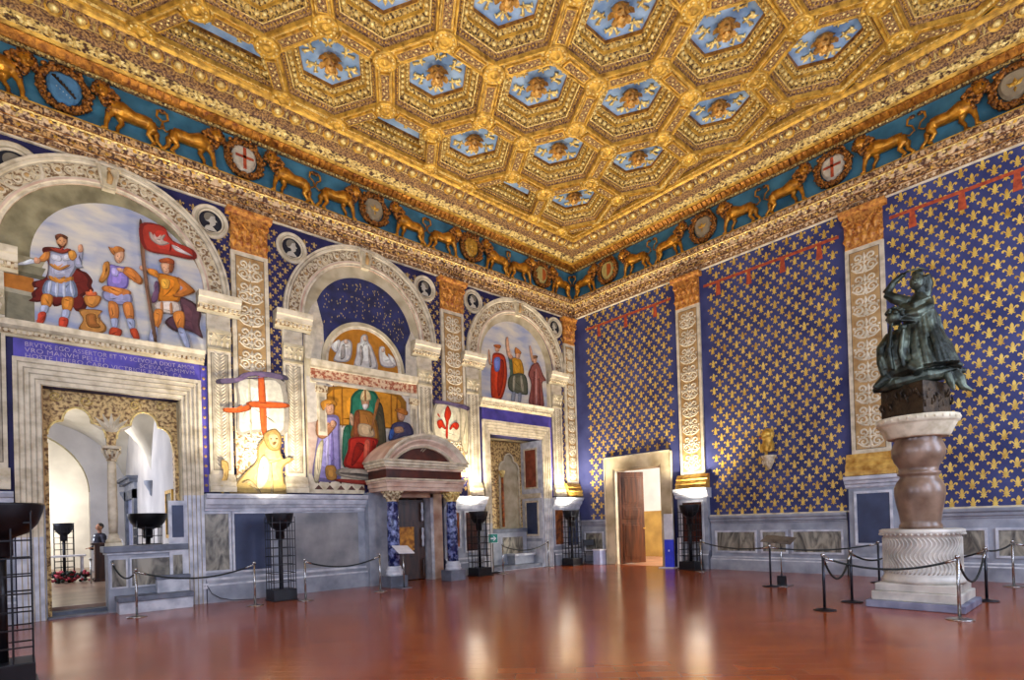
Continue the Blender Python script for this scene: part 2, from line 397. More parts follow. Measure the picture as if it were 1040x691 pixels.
# the painted red label running across the lilies near the top of each bay, with its hanging points
for (a, c) in ((-4.2, -0.65), (-9.1, -5.35), (-16.6, -10.2)):
    wr.box(a, c, 8.62, 8.70, 0.003, 0.007, REDLINE)
    n = 3 if a > -5 else (4 if a > -10 else 7)
    for k in range(n):
        uu = a + (c - a) * (k + .5) / n
        wr.prism([(uu - .05, 8.62), (uu + .05, 8.62), (uu + .08, 8.25), (uu - .08, 8.25)], 0.003, 0.007, REDLINE)
wall_right = wr.build('wall_right', kind='structure', origin=(0, 0, 0))

# --- the two walls behind the camera, each with tall windows
GLASS = mat('window_glass', 'c8d4e4', rough=0.05, spec=0.8)
wb = MB(); CR_W = mat('warm_plaster', 'b8a888', 'd0c0a0', rough=0.8)
xs = [XL - .5, -14.8, -12.2, -9.8, -7.2, -4.8, -2.2, 0.5]
for k in range(0, 7):
    if k % 2 == 0: wb.box(xs[k], xs[k + 1], YB - .5, YB, 0, 12.3, CR_W)
    else: wb.box(xs[k], xs[k + 1], YB - .5, YB, 0, 2.2, CR_W); wb.box(xs[k], xs[k + 1], YB - .5, YB, 7.6, 12.3, CR_W)
wb.build('wall_back', kind='structure')
wb = MB(); ys = [YB, -13.8, -11.2, -6.8, -4.2, 0.6]
for k in range(5):
    if k % 2 == 0: wb.box(XL - .5, XL, ys[k], ys[k + 1], 0, 12.3, CR_W)
    else: wb.box(XL - .5, XL, ys[k], ys[k + 1], 0, 2.2, CR_W); wb.box(XL - .5, XL, ys[k], ys[k + 1], 7.6, 12.3, CR_W)
wb.build('wall_near', kind='structure')
def window(n, a, along):
    g = MB()
    for (p, q) in ((a, a + 1.28), (a + 1.32, a + 2.6)):
        for r in range(3):
            z0 = 2.25 + r * 1.8
            if along == 'x': g.box(p + .04, q - .04, YB - .28, YB - .26, z0, z0 + 1.72, GLASS)
            else: g.box(XL - .28, XL - .26, p + .04, q - .04, z0, z0 + 1.72, GLASS)
    f = MB()
    for (p, q) in ((a, a + .08), (a + 1.26, a + 1.34), (a + 2.52, a + 2.6)):
        if along == 'x': f.box(p, q, YB - .32, YB - .22, 2.2, 7.6, WOOD)
        else: f.box(XL - .32, XL - .22, p, q, 2.2, 7.6, WOOD)
    for z0 in (2.2, 3.97, 5.77, 7.52):
        if along == 'x': f.box(a, a + 2.6, YB - .31, YB - .23, z0, z0 + .08, WOOD)
        else: f.box(XL - .31, XL - .23, a, a + 2.6, z0, z0 + .08, WOOD)
    o = f.build('window_%d' % n, kind='structure'); g.build('window_pane', o)
for n, a in enumerate((-14.8, -9.8, -4.8)): window(n + 1, a, 'x')
for n, a in enumerate((-13.8, -6.8)): window(n + 4, a, 'y')

# ================================================================ LOWER CORNICE, FRIEZE, UPPER CORNICE
def mitred(mb, prof, mats, near, sgn=-1):                 # prof (v,w): swept along a wall up to the mitre at the corner
    for j in range(len(prof) - 1):
        (v0, w0), (v1, w1) = prof[j], prof[j + 1]
        mb.face([(near, v0, w0), (-w0, v0, w0), (-w1, v1, w1), (near, v1, w1)], mats[j])
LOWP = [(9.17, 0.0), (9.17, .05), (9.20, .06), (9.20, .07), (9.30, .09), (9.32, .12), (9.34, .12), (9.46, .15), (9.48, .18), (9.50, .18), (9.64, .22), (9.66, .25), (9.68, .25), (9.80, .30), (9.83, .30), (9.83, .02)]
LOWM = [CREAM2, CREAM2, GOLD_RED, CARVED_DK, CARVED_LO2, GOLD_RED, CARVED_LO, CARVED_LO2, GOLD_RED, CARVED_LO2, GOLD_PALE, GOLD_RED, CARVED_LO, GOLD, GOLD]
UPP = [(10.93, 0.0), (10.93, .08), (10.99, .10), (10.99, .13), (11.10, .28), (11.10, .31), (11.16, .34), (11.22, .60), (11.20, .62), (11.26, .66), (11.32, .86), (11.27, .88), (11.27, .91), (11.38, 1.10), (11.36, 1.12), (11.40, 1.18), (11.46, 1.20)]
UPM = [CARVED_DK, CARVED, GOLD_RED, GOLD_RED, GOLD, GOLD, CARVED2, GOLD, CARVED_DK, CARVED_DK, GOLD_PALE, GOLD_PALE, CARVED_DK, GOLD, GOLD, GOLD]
for nm, T, near in (('trim_1', Lw, XL), ('trim_2', Rw, YB)):
    mb = MB(T); mitred(mb, LOWP, LOWM, near)
    n = int(-near / 0.16)
    for k in range(n):
        u = -0.22 - k * 0.16
        if u < near + .2: break
        # dentil-like tongues on the bottom row and round pearls on the top one
        leaf(mb, (u, 9.31), PI * 1.5, .11, .10, .105, CARVED_LO2, .03)
        mb.box(u - .04, u + .04, 9.70, 9.78, .26, .315, CARVED_LO2)
    for k in range(int(n / 1.7)):
        u = -0.3 - k * 0.27
        leaf(mb, (u, 9.58), 0.6, .15, .09, .20, GOLD_PALE, .05); leaf(mb, (u, 9.58), PI - 0.6, .15, .09, .20, GOLD, .05); leaf(mb, (u, 9.57), -PI / 2, .08, .06, .19, GOLD_PALE, .04)
        mb.raw([(u - .02, 9.40, .14), (u + .02, 9.36, .14), (u + .06, 9.40, .14), (u + .02, 9.44, .14), (u + .02, 9.40, .18)], [(0, 1, 4), (1, 2, 4), (2, 3, 4), (3, 0, 4)], GOLD)
    mb.build(nm, kind='structure', origin=(0, 0, 0), recalc=False)
for nm, T, near in (('trim_3', Lw, XL), ('trim_4', Rw, YB)):
    mb = MB(T); mb.face([(near, 9.83, .02), (-.02, 9.83, .02), (-.02, 10.95, .02), (near, 10.95, .02)], TEAL)
    mb.build(nm, kind='structure', origin=(0, 0, 0), recalc=False)
for nm, T, near in (('trim_5', Lw, XL), ('trim_6', Rw, YB)):
    mb = MB(T); mitred(mb, UPP, UPM, near)
    k = 0
    while True:
        u = -0.2 - k * 0.15; k += 1
        if u < near + .2: break
        if u < -.3: mb.raw([(u - .05, 11.0, .145), (u + .05, 11.0, .145), (u + .05, 11.10, .285), (u - .05, 11.10, .285), (u - .05, 10.98, .165), (u + .05, 10.98, .165), (u + .05, 11.075, .30), (u - .05, 11.075, .30)], [(4, 5, 6, 7), (0, 1, 5, 4), (1, 2, 6, 5), (2, 3, 7, 6), (3, 0, 4, 7)], GOLD_RED)
        if u < -.2: mb.dome((u, 10.965, .095), .028, GOLD_PALE, nu=6, nv=2)
    k = 0
    while True:                                           # acanthus scroll on the wide band
        u = -0.8 - k * 0.36; k += 1
        if u < near + .3: break
        s = 1 if k % 2 else -1
        f = lambda a, c: (u + a, 11.19 + c * .10, .47 + c)
        for (a0, ln) in ((0.3, .16), (1.3, .13), (2.3, .14), (3.6, .15), (4.8, .13), (5.6, .12)):
            an = a0 * s; tipp = (ln * math.cos(an), ln * .75 * math.sin(an)); pr = (-.035 * math.sin(an), .035 * math.cos(an))
            Q = lambda x, y, dz: (u + x, 11.165 + (.47 + y - .34) * .23 - dz, .47 + y)
            mb.raw([Q(0, 0, .01), Q(tipp[0] * .5 + pr[0], tipp[1] * .5 + pr[1], .0), Q(*tipp, .01), Q(tipp[0] * .5 - pr[0], tipp[1] * .5 - pr[1], .0), Q(tipp[0] * .5, tipp[1] * .5, .045)], [(0, 1, 4), (1, 2, 4), (2, 3, 4), (3, 0, 4)], GOLD_PALE)
    k = 0
    while True:                                           # egg and dart on the inner band
        u = -1.16 - k * 0.40; k += 1
        if u < near + .3: break
        Tm = T
        mb.ball((u, 11.30, .99), (.085, .07, .085), GOLD_PALE, 10, 6)
        for q in range(10):
            a = PI * 2 * q / 10; a2 = PI * 2 * (q + 1) / 10
            P = lambda r, t, dz: (u + r * math.cos(t), 11.325 + r * .5 * math.sin(t) - dz, 1.0 + r * .8 * math.sin(t))
            mb.face([P(.105, a, .0), P(.14, a, .04), P(.14, a2, .04), P(.105, a2, .0)], GOLD, True)
        mb.raw([(u + .20, 11.25, .92), (u + .17, 11.30, .99), (u + .20, 11.35, 1.07), (u + .23, 11.30, .99), (u + .20, 11.27, 1.01)], [(0, 1, 4), (1, 2, 4), (2, 3, 4), (3, 0, 4)], GOLD_PALE)
    mb.build(nm, kind='structure', origin=(0, 0, 0), recalc=False)

# ================================================================ COFFERED CEILING
cb = MB()
HX, HA = 2.0, 2.43                      # column spacing, row spacing
HE, HD = 1.30, 0.70                     # flat edge, slanted part
BX0, BX1, BY0, BY1 = XL + 1.18, -1.18, YB + 1.18, -1.18
def clip(poly, ax, val, keep_less):
    out = []
    for i in range(len(poly)):
        a, c = poly[i], poly[(i + 1) % len(poly)]
        ia = (a[ax] <= val) == keep_less or a[ax] == val; ic = (c[ax] <= val) == keep_less or c[ax] == val
        if ia: out.append(a)
        if ia != ic:
            t = (val - a[ax]) / (c[ax] - a[ax]); out.append(tuple(a[k] + t * (c[k] - a[k]) for k in (0, 1)))
    return out
def inset(poly, d):
    n = len(poly); out = []
    for i in range(n):
        p0, p1, p2 = poly[i - 1], poly[i], poly[(i + 1) % n]
        e1 = (p1[0] - p0[0], p1[1] - p0[1]); e2 = (p2[0] - p1[0], p2[1] - p1[1])
        l1 = math.hypot(*e1); l2 = math.hypot(*e2); n1 = (-e1[1] / l1, e1[0] / l1); n2 = (-e2[1] / l2, e2[0] / l2)
        k = 1 + n1[0] * n2[0] + n1[1] * n2[1]
        out.append((p1[0] + (n1[0] + n2[0]) / k * d, p1[1] + (n1[1] + n2[1]) / k * d))
    return out
def area2(poly): return sum(poly[i][0] * poly[(i + 1) % len(poly)][1] - poly[(i + 1) % len(poly)][0] * poly[i][1] for i in range(len(poly))) / 2
Z0 = HCEIL
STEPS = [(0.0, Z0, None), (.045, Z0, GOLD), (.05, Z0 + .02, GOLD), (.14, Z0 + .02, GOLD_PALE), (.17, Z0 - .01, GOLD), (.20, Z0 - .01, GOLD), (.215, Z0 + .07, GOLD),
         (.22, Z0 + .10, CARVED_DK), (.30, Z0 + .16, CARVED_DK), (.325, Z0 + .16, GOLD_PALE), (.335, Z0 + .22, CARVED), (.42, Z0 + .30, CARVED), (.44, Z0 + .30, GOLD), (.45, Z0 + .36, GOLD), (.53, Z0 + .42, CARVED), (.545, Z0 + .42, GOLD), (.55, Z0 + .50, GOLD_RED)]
nodes = set(); rosette_spots = []; half_spots = []
def eggs(poly, d, z, step, r, mt):
    q = inset(poly, d)
    for i in range(len(q)):
        a, c = q[i], q[(i + 1) % len(q)]; ln = math.hypot(c[0] - a[0], c[1] - a[1]); n = max(1, int(ln / step))
        for k in range(n):
            t = (k + .5) / n; cb.ball((a[0] + (c[0] - a[0]) * t, a[1] + (c[1] - a[1]) * t, z), (r, r, r * .9), mt, 7, 5)
for ci in range(-1, 9):
    xc = -2.5 - HX * ci
    for rj in range(-1, 8):
        yc = (-2.42 if ci % 2 == 0 else -1.205) - HA * rj
        hexa = [(xc + HE / 2 + HD, yc), (xc + HE / 2, yc + HA / 2), (xc - HE / 2, yc + HA / 2), (xc - HE / 2 - HD, yc), (xc - HE / 2, yc - HA / 2), (xc + HE / 2, yc - HA / 2)]
        poly = hexa
        for ax, val, kl in ((0, BX1, True), (0, BX0, False), (1, BY1, True), (1, BY0, False)): poly = clip(poly, ax, val, kl) if poly else poly
        # drop doubled corners
        pp = []
        for q in poly:
            if not pp or math.hypot(q[0] - pp[-1][0], q[1] - pp[-1][1]) > .12: pp.append(q)
        if len(pp) > 2 and math.hypot(pp[0][0] - pp[-1][0], pp[0][1] - pp[-1][1]) < .12: pp.pop()
        poly = pp
        if len(poly) < 3: continue
        if area2(poly) < 0: poly.reverse()
        full = abs(area2(poly)) > .93 * (HE * HA + HD * HA)
        big = abs(area2(poly)) > .30 * (HE * HA + HD * HA)
        if abs(area2(poly)) < .35:
            cb.face([(x, y, Z0) for x, y in poly], CARVED); continue
        rings = []
        last = 17 if big else 9
        dk = 1.0 if full else .52
        for (d, z, mt) in STEPS[:last]:
            rings.append((inset(poly, d * dk), z, mt))
        for (a, za, _), (c, zc, mt) in zip(rings, rings[1:]):
            for i in range(len(poly)):
                j = (i + 1) % len(poly)
                cb.face([(*a[i], za), (*a[j], za), (*c[j], zc), (*c[i], zc)], mt)
        f, zf, _ = rings[-1]
        cb.face([(x, y, zf) for x, y in f], AZURE if big else CARVED2)
        if big:
            eggs(poly, .38 * dk, Z0 + .245, .15, .05, GOLD_PALE); eggs(poly, .49 * dk, Z0 + .375, .10, .032, GOLD_PALE)
            eggs(poly, .265 * dk, Z0 + .12, .075, .022, GOLD)
        eggs(poly, .095 * dk, Z0 + .012, .085, .024, GOLD_PALE)
        if full: rosette_spots.append((xc, yc, Z0 + .50))
        elif big: half_spots.append((xc, yc, Z0 + .50, f))
        for q in hexa:
            if BX0 + .2 < q[0] < BX1 - .0 and BY0 + .2 < q[1] < BY1 + .15: nodes.add((round(q[0], 2), round(q[1], 2)))
nn = []
for q in sorted(nodes):
    if all(math.hypot(q[0] - r[0], q[1] - r[1]) > .2 for r in nn): nn.append(q)
# recessed carved strips along the ribs, round bosses at the crossings
done = set()
for ci in range(-1, 9):
    xc = -2.5 - HX * ci
    for rj in range(-1, 8):
        yc = (-2.42 if ci % 2 == 0 else -1.205) - HA * rj
        hx = [(xc + HE / 2 + HD, yc), (xc + HE / 2, yc + HA / 2), (xc - HE / 2, yc + HA / 2), (xc - HE / 2 - HD, yc)]
        for a, c in zip(hx, hx[1:]):
            mxp = ((a[0] + c[0]) / 2, (a[1] + c[1]) / 2)
            if not (BX0 + .2 < mxp[0] < BX1 - .2 and BY0 + .2 < mxp[1] < BY1 - .1): continue
            d = Vector((c[0] - a[0], c[1] - a[1])); ln = d.length; d.normalize(); nr = Vector((-d.y, d.x)); mm_ = Vector(mxp)
            hl = ln / 2 - .30
            def slab(hl, hw, z0, z1, mt):
                cs = [mm_ + d * sx * hl + nr * sy * hw for sx, sy in ((-1, -1), (1, -1), (1, 1), (-1, 1))]
                cb.face([(q.x, q.y, z0) for q in cs], mt)
                for i in range(4):
                    p, q = cs[i], cs[(i + 1) % 4]; cb.face([(p.x, p.y, z0), (q.x, q.y, z0), (q.x, q.y, z1), (p.x, p.y, z1)], mt)
            slab(hl, .115, Z0 - .035, Z0 + .05, GOLD); slab(hl - .03, .085, Z0 - .037, Z0 - .03, CARVED_DK)
            for k in range(int(hl * 2 / .09)):
                q = mm_ + d * (-hl + .07 + k * .09) + nr * (.03 if k % 2 else -.03)
                cb.ball((q.x, q.y, Z0 - .035), (.028, .028, .02), GOLD_PALE, 6, 4)
for q in nn:
    cb.lathe([(.26, Z0 + .03), (.26, Z0 - .03), (.23, Z0 - .05), (.20, Z0 - .03), (.17, Z0 - .03), (.15, Z0 - .06), (.11, Z0 - .04), (.08, Z0 - .04), (.05, Z0 - .08), (0.001, Z0 - .09)], (q[0], q[1], 0), GOLD, 18)
    for k in range(12):
        a = 2 * PI * k / 12; cb.ball((q[0] + .185 * math.cos(a), q[1] + .185 * math.sin(a), Z0 - .035), (.03, .03, .022), GOLD_PALE, 6, 4)
# azure ground lilies in each coffer
def relief_lily(mb, cx, cy, z, an, s):
    ca, sa = math.cos(an), math.sin(an)
    P = lambda x, y: (cx + x * ca - y * sa, cy + x * sa + y * ca)
    for (x, y, rx, ry) in ((.10 * s, 0, .11 * s, .045 * s), (-.02 * s, 0, .05 * s, .03 * s)):
        q = P(x, y); vs = []
        mb.raw([(*P(x - rx, y), z), (*P(x, y - ry), z), (*P(x + rx, y), z), (*P(x, y + ry), z), (*P(x, y), z - .05)], [(0, 1, 4), (1, 2, 4), (2, 3, 4), (3, 0, 4)], GOLD_PALE, True)
    for sg in (-1, 1):
        mb.tube([(*P(-.05 * s, sg * .02), z - .02), (*P(.02 * s, sg * .09 * s), z - .03), (*P(.08 * s, sg * .13 * s), z - .03), (*P(.02 * s, sg * .17 * s), z - .03)], [.02, .03, .035, .015], GOLD_PALE, 5)
        mb.tube([(*P(-.04 * s, 0), z - .02), (*P(-.11 * s, sg * .06 * s), z - .02)], [.022, .02], GOLD_PALE, 5)
for (x, y, z) in rosette_spots:
    for k in range(6):
        a = PI / 2 * 0 + k * PI / 3
        rr_ = (.47 if k % 3 == 0 else .44); relief_lily(cb, x + rr_ * math.cos(a), y + rr_ * math.sin(a), z, a, 1.0)
for (x, y, z, f) in half_spots:
    cx = sum(q[0] for q in f) / len(f); cy = sum(q[1] for q in f) / len(f)
    for s in (-.28, .28):
        if f and (max(q[1] for q in f) - min(q[1] for q in f)) < (max(q[0] for q in f) - min(q[0] for q in f)): relief_lily(cb, cx + s, cy, z, (0 if s > 0 else PI), 1.0)
        else: relief_lily(cb, cx, cy + s, z, (PI / 2 if s > 0 else -PI / 2), 1.0)
ceiling = cb.build('ceiling', kind='structure', origin=(0, 0, HCEIL), recalc=False)
# closing slab above the coffers
m = MB(); m.box(XL - .5, .5, YB - .5, .6, 12.3, 12.5, CR_W); m.build('trim_7', kind='structure')
# carved rosettes: one mesh, many copies, children of the ceiling
rb = MB(); PET = []
for ring, (n, r, z, ln, wd) in enumerate(((6, .15, -.05, .17, .16), (6, .11, -.13, .14, .13), (6, .05, -.2, .10, .09))):
    for k in range(n):
        a = 2 * PI * (k + .5 * (ring % 2)) / n; ca, sa = math.cos(a), math.sin(a)
        P = lambda x, y: (x * ca - y * sa, x * sa + y * ca)
        vs = [(*P(r - .06, 0), z), (*P(r + ln * .3, -wd / 2), z - .02), (*P(r + ln * .7, -wd * .36), z - .06), (*P(r + ln * .72, 0), z - .09), (*P(r + ln * .7, wd * .36), z - .06), (*P(r + ln * .3, wd / 2), z - .02), (*P(r + ln * .3, 0), z - .075),
              (*P(r + ln * .3, 0), z + .03)]
        rb.raw(vs, [(0, 1, 6), (1, 2, 6), (2, 3, 6), (3, 4, 6), (4, 5, 6), (5, 0, 6), (0, 1, 7), (1, 2, 7), (2, 3, 7), (3, 4, 7), (4, 5, 7), (5, 0, 7)], ROSE, True)
rb.lathe([(.18, 0), (.16, -.10), (.10, -.2), (.07, -.27), (.0, -.29)], (0, 0, 0), ROSE, 14)
proto = rb.build('rosette', None, recalc=False, origin=(0, 0, 0))
first = True
for (x, y, z) in rosette_spots:
    if x < -14.5 or y < -13.5: continue
    o = proto if first else proto.copy()
    if not first: COL.objects.link(o)
    first = False
    o.parent = ceiling; o.location = (x, y, z - HCEIL)

PAINT = {
 'soldiers': [
  ('7a2a20', [-15.29,7.24,-15.37,7.15,-15.29,6.94,-15.33,6.63,-15.52,6.49,-15.51,6.39,-15.46,6.39,-15.54,6.27,-15.53,6.18,-15.58,6.11,-15.42,6.13,-15.26,6.28,-15.21,6.09,-14.98,6.21,-14.87,6.08,-14.74,6.13,-14.68,6.32,-14.76,6.4,-14.59,6.55,-14.62,6.65,-14.6,6.77,-14.69,6.9,-14.8,6.94,-14.9,7.19,-15.04,7.27]),
  ('b0b0c2', [-15.26,7.16,-15.06,7.17,-14.9,7.26,-14.84,7.0,-14.94,6.73,-14.91,6.67,-15.26,6.6,-15.29,6.74,-15.27,6.94]),
  ('d8d6dc', [-15.23,7.11,-15.09,7.11,-15.09,7.01,-15.22,7.01]),
  ('d8d6dc', [-15.05,7.13,-14.93,7.19,-14.92,7.1,-15.05,7.03]),
  ('c98a45', [-15.25,6.92,-15.12,6.87,-14.96,6.98,-14.98,6.93,-15.12,6.82,-15.25,6.87]),
  ('d08a3a', [-15.27,6.68,-15.1,6.62,-14.91,6.76,-14.94,6.61,-15.1,6.55,-15.26,6.6]),
  ('97a2bc', [-15.31,6.58,-15.1,6.56,-14.9,6.67,-14.85,6.38,-15.05,6.31,-15.37,6.3]),
  ('c9cedc', [-15.27,6.56,-15.23,6.56,-15.27,6.31,-15.3,6.31]),
  ('c9cedc', [-15.17,6.55,-15.13,6.55,-15.15,6.31,-15.19,6.31]),
  ('c9cedc', [-15.06,6.57,-15.03,6.58,-15.03,6.32,-15.07,6.31]),
  ('c9cedc', [-14.96,6.63,-14.94,6.65,-14.9,6.37,-14.93,6.36]),
  ('d98a35', [-15.38,6.28,-15.23,6.3,-15.26,6.07,-15.4,6.07]),
  ('b2b8cc', [-15.4,6.06,-15.29,6.07,-15.32,5.93,-15.42,5.92]),
  ('d04a30', [-15.43,5.92,-15.33,5.93,-15.39,5.7,-15.54,5.68,-15.46,5.73]),
  ('d98a35', [-15.08,6.29,-14.91,6.33,-14.95,6.06,-15.08,6.05]),
  ('b2b8cc', [-15.08,6.05,-14.97,6.06,-15.0,5.9,-15.1,5.89]),
  ('d04a30', [-15.13,5.89,-15.0,5.89,-15.04,5.69,-15.14,5.7]),
  ('c98040', [-15.26,7.15,-15.37,7.05,-15.44,6.91,-15.33,6.93,-15.26,7.03]),
  ('d8dde8', [-15.7,6.8,-15.43,6.94,-15.45,6.87,-15.7,6.75]),
  ('d9a17a', [-15.48,6.97,-15.4,6.95,-15.41,6.87,-15.49,6.86]),
  ('d09040', [-14.97,7.24,-14.88,7.28,-14.84,7.16,-14.91,7.07,-14.97,7.12]),
  ('a0a2b4', [-14.89,7.07,-14.84,7.16,-14.81,7.28,-14.74,7.31,-14.77,7.02,-14.73,6.98,-14.86,6.94]),
  ('d9a17a', [-14.82,7.38,-14.76,7.44,-14.74,7.31,-14.81,7.27]),
  ('c98f63', [-15.15,7.47,-15.0,7.51,-14.99,7.38,-15.06,7.28,-15.14,7.32]),
  ('6b4028', [-15.17,7.49,-15.08,7.55,-14.98,7.52,-15.0,7.46,-15.08,7.49,-15.15,7.4]),
  ('5a3422', [-15.13,7.34,-15.06,7.31,-15.01,7.39,-15.03,7.29,-15.1,7.26]),
  ('a0402e', [-15.26,7.22,-15.19,7.17,-15.06,7.17,-14.93,7.27,-14.97,7.29,-15.06,7.22,-15.19,7.22]),
  ('d0893d', [-14.74,6.41,-14.48,6.47,-14.5,6.31,-14.6,6.2,-14.71,6.23]),
  ('e07040', [-14.7,6.42,-14.72,6.5,-14.66,6.48,-14.63,6.57,-14.59,6.5,-14.55,6.54,-14.54,6.46]),
  ('cf9048', [-14.82,6.11,-14.46,6.18,-14.52,6.04,-14.39,5.86,-14.44,5.73,-14.61,5.67,-14.84,5.71,-14.77,5.92]),
  ('a86a30', [-14.72,6.03,-14.57,6.08,-14.55,5.93,-14.49,5.82,-14.69,5.8]),
  ('b8743a', [-14.33,7.53,-14.27,7.51,-14.16,7.59,-14.05,7.55,-14.09,7.45,-14.22,7.37,-14.29,7.43]),
  ('d0a07c', [-14.22,7.41,-14.07,7.5,-14.07,7.35,-14.15,7.23,-14.22,7.28]),
  ('8f7fc4', [-14.32,7.16,-14.14,7.17,-14.01,7.18,-13.99,6.96,-14.03,6.75,-14.22,6.66,-14.36,6.71,-14.34,6.96]),
  ('b9aee0', [-14.28,7.1,-14.17,7.11,-14.18,6.95,-14.28,6.96]),
  ('c0803c', [-14.41,7.16,-14.32,7.21,-14.32,6.96,-14.43,6.75,-14.5,6.78,-14.43,6.98]),
  ('c9793a', [-14.02,7.2,-13.89,7.17,-13.75,7.01,-13.79,6.88,-13.96,6.95,-14.12,7.08,-14.08,7.14]),
  ('d0a07c', [-14.19,7.12,-14.07,7.13,-14.09,7.06,-14.18,7.07]),
  ('d08040', [-14.4,6.7,-14.0,6.71,-13.98,6.6,-14.18,6.53,-14.43,6.58]),
  ('9a9abc', [-14.43,6.58,-14.18,6.53,-13.97,6.63,-13.95,6.45,-14.15,6.36,-14.42,6.41]),
  ('d08040', [-14.35,6.38,-14.19,6.37,-14.19,6.06,-14.32,6.03]),
  ('a8aec4', [-14.32,6.03,-14.19,6.06,-14.22,5.85,-14.29,5.86]),
  ('c04a2a', [-14.31,5.86,-14.14,5.85,-14.17,5.7,-14.35,5.69]),
  ('d08040', [-14.11,6.39,-13.95,6.45,-13.92,6.12,-14.05,6.09]),
  ('a8aec4', [-14.05,6.09,-13.91,6.1,-13.92,5.89,-14.0,5.88]),
  ('c04a2a', [-14.0,5.88,-13.88,5.92,-13.83,5.71,-13.94,5.71]),
  ('604048', [-13.06,6.79,-12.89,6.78,-12.77,6.72,-12.65,6.55,-12.69,6.25,-12.63,5.97,-12.78,6.04,-12.99,6.09,-13.16,6.01,-13.36,6.15,-13.27,6.31,-13.06,6.45]),
  ('70506a', [-13.53,7.0,-13.46,7.01,-13.48,6.64,-13.58,6.54,-13.6,6.65,-13.52,6.81]),
  ('d07f22', [-13.49,7.19,-13.25,7.23,-13.01,7.18,-13.05,6.93,-13.1,6.68,-13.46,6.59,-13.44,6.93]),
  ('e8a840', [-13.41,7.1,-13.25,7.12,-13.28,6.92,-13.4,6.91]),
  ('a8a2b0', [-13.05,7.08,-12.97,7.1,-12.78,7.03,-12.8,6.94,-13.06,6.86]),
  ('d6862e', [-13.66,7.26,-13.49,7.26,-13.45,7.11,-13.63,7.15]),
  ('d9a17a', [-13.78,7.29,-13.65,7.26,-13.69,7.18,-13.8,7.2]),
  ('b87030', [-13.09,7.23,-12.8,7.05,-12.8,6.95,-13.08,6.78,-13.2,6.8,-12.97,6.98,-13.07,7.07]),
  ('a8522a', [-13.44,7.51,-13.28,7.6,-13.16,7.57,-13.19,7.44,-13.41,7.45]),
  ('d0a07c', [-13.41,7.44,-13.21,7.46,-13.27,7.25,-13.37,7.25]),
  ('8a5030', [-13.25,7.47,-13.16,7.47,-13.2,7.3,-13.26,7.3]),
  ('cfc0b0', [-13.5,6.58,-13.1,6.66,-13.09,6.4,-13.51,6.4]),
  ('b07a50', [-13.43,6.58,-13.39,6.59,-13.39,6.38,-13.44,6.38]),
  ('b07a50', [-13.26,6.6,-13.22,6.61,-13.21,6.39,-13.26,6.39]),
  ('d08038', [-13.55,6.39,-13.39,6.4,-13.48,6.03,-13.61,6.0]),
  ('a8aec4', [-13.61,6.0,-13.5,6.01,-13.54,5.72,-13.68,5.69]),
  ('d08038', [-13.21,6.4,-13.0,6.47,-13.01,6.09,-13.13,6.08]),
  ('a8aec4', [-13.13,6.06,-13.0,6.09,-12.89,5.73,-12.98,5.69]),
  ('7a5a44', [-13.79,8.18,-13.73,8.18,-13.69,7.32,-13.55,6.07,-13.52,5.7,-13.57,5.69,-13.62,6.05,-13.76,7.3]),
  ('b03a2a', [-13.77,8.17,-13.35,8.26,-13.19,8.01,-12.78,7.92,-12.76,7.71,-13.24,7.66,-13.71,7.66]),
  ('c0a898', [-13.61,8.06,-13.49,7.96,-13.31,8.09,-13.36,7.95,-13.24,7.92,-13.42,7.82,-13.59,7.9]),
  ('d8c8c0', [-13.2,7.91,-12.95,7.84,-12.8,7.77,-13.12,7.79]),
 ],
 'three': [
  ('cc4420', [-3.99,7.23,-3.55,7.24,-3.43,6.86,-3.47,6.31,-3.74,5.71,-4.13,5.69,-4.16,6.48,-4.08,6.95]),
  ('a83018', [-3.74,7.01,-3.56,6.97,-3.63,6.29,-3.83,5.8,-3.88,6.25]),
  ('7a8cd0', [-3.99,7.03,-3.73,7.11,-3.77,6.7,-3.97,6.64]),
  ('d0a07c', [-3.93,7.45,-3.76,7.49,-3.75,7.34,-3.9,7.28]),
  ('b06030', [-3.98,7.5,-3.69,7.55,-3.71,7.43,-3.94,7.43]),
  ('d0a07c', [-4.24,7.25,-4.17,7.26,-4.13,6.94,-4.05,6.82,-4.22,6.83]),
  ('c98e26', [-3.24,7.16,-2.78,7.21,-2.66,6.71,-3.13,6.6]),
  ('50644c', [-3.37,7.21,-3.19,7.17,-3.18,6.36,-3.41,6.19,-3.26,6.75]),
  ('5e604c', [-3.31,6.58,-2.61,6.72,-2.49,6.11,-2.73,6.01,-3.37,6.09]),
  ('a09a80', [-3.17,6.56,-3.06,6.58,-3.12,6.11,-3.21,6.11]),
  ('a09a80', [-2.85,6.61,-2.75,6.64,-2.68,6.15,-2.79,6.12]),
  ('b8743a', [-3.02,7.6,-2.76,7.49,-2.82,7.38,-3.05,7.37]),
  ('d0a07c', [-3.02,7.37,-2.81,7.4,-2.87,7.23,-3.01,7.22]),
  ('8a8f9a', [-3.24,6.01,-3.08,6.03,-3.16,5.68,-3.3,5.7]),
  ('8a8f9a', [-2.97,6.01,-2.81,6.03,-2.87,5.68,-2.98,5.67]),
  ('d0a07c', [-3.46,7.77,-3.35,7.86,-3.28,7.36,-3.14,7.25,-3.26,7.13,-3.43,7.3]),
  ('98584e', [-2.25,7.13,-1.96,7.25,-1.72,6.86,-1.58,6.66,-1.79,6.52,-1.75,5.64,-2.46,5.66,-2.33,6.41,-2.46,6.74,-2.36,6.97]),
  ('d0a07c', [-2.24,7.41,-2.02,7.45,-2.05,7.23,-2.2,7.2]),
  ('7a5a40', [-2.26,7.44,-1.99,7.49,-2.02,7.39,-2.25,7.35]),
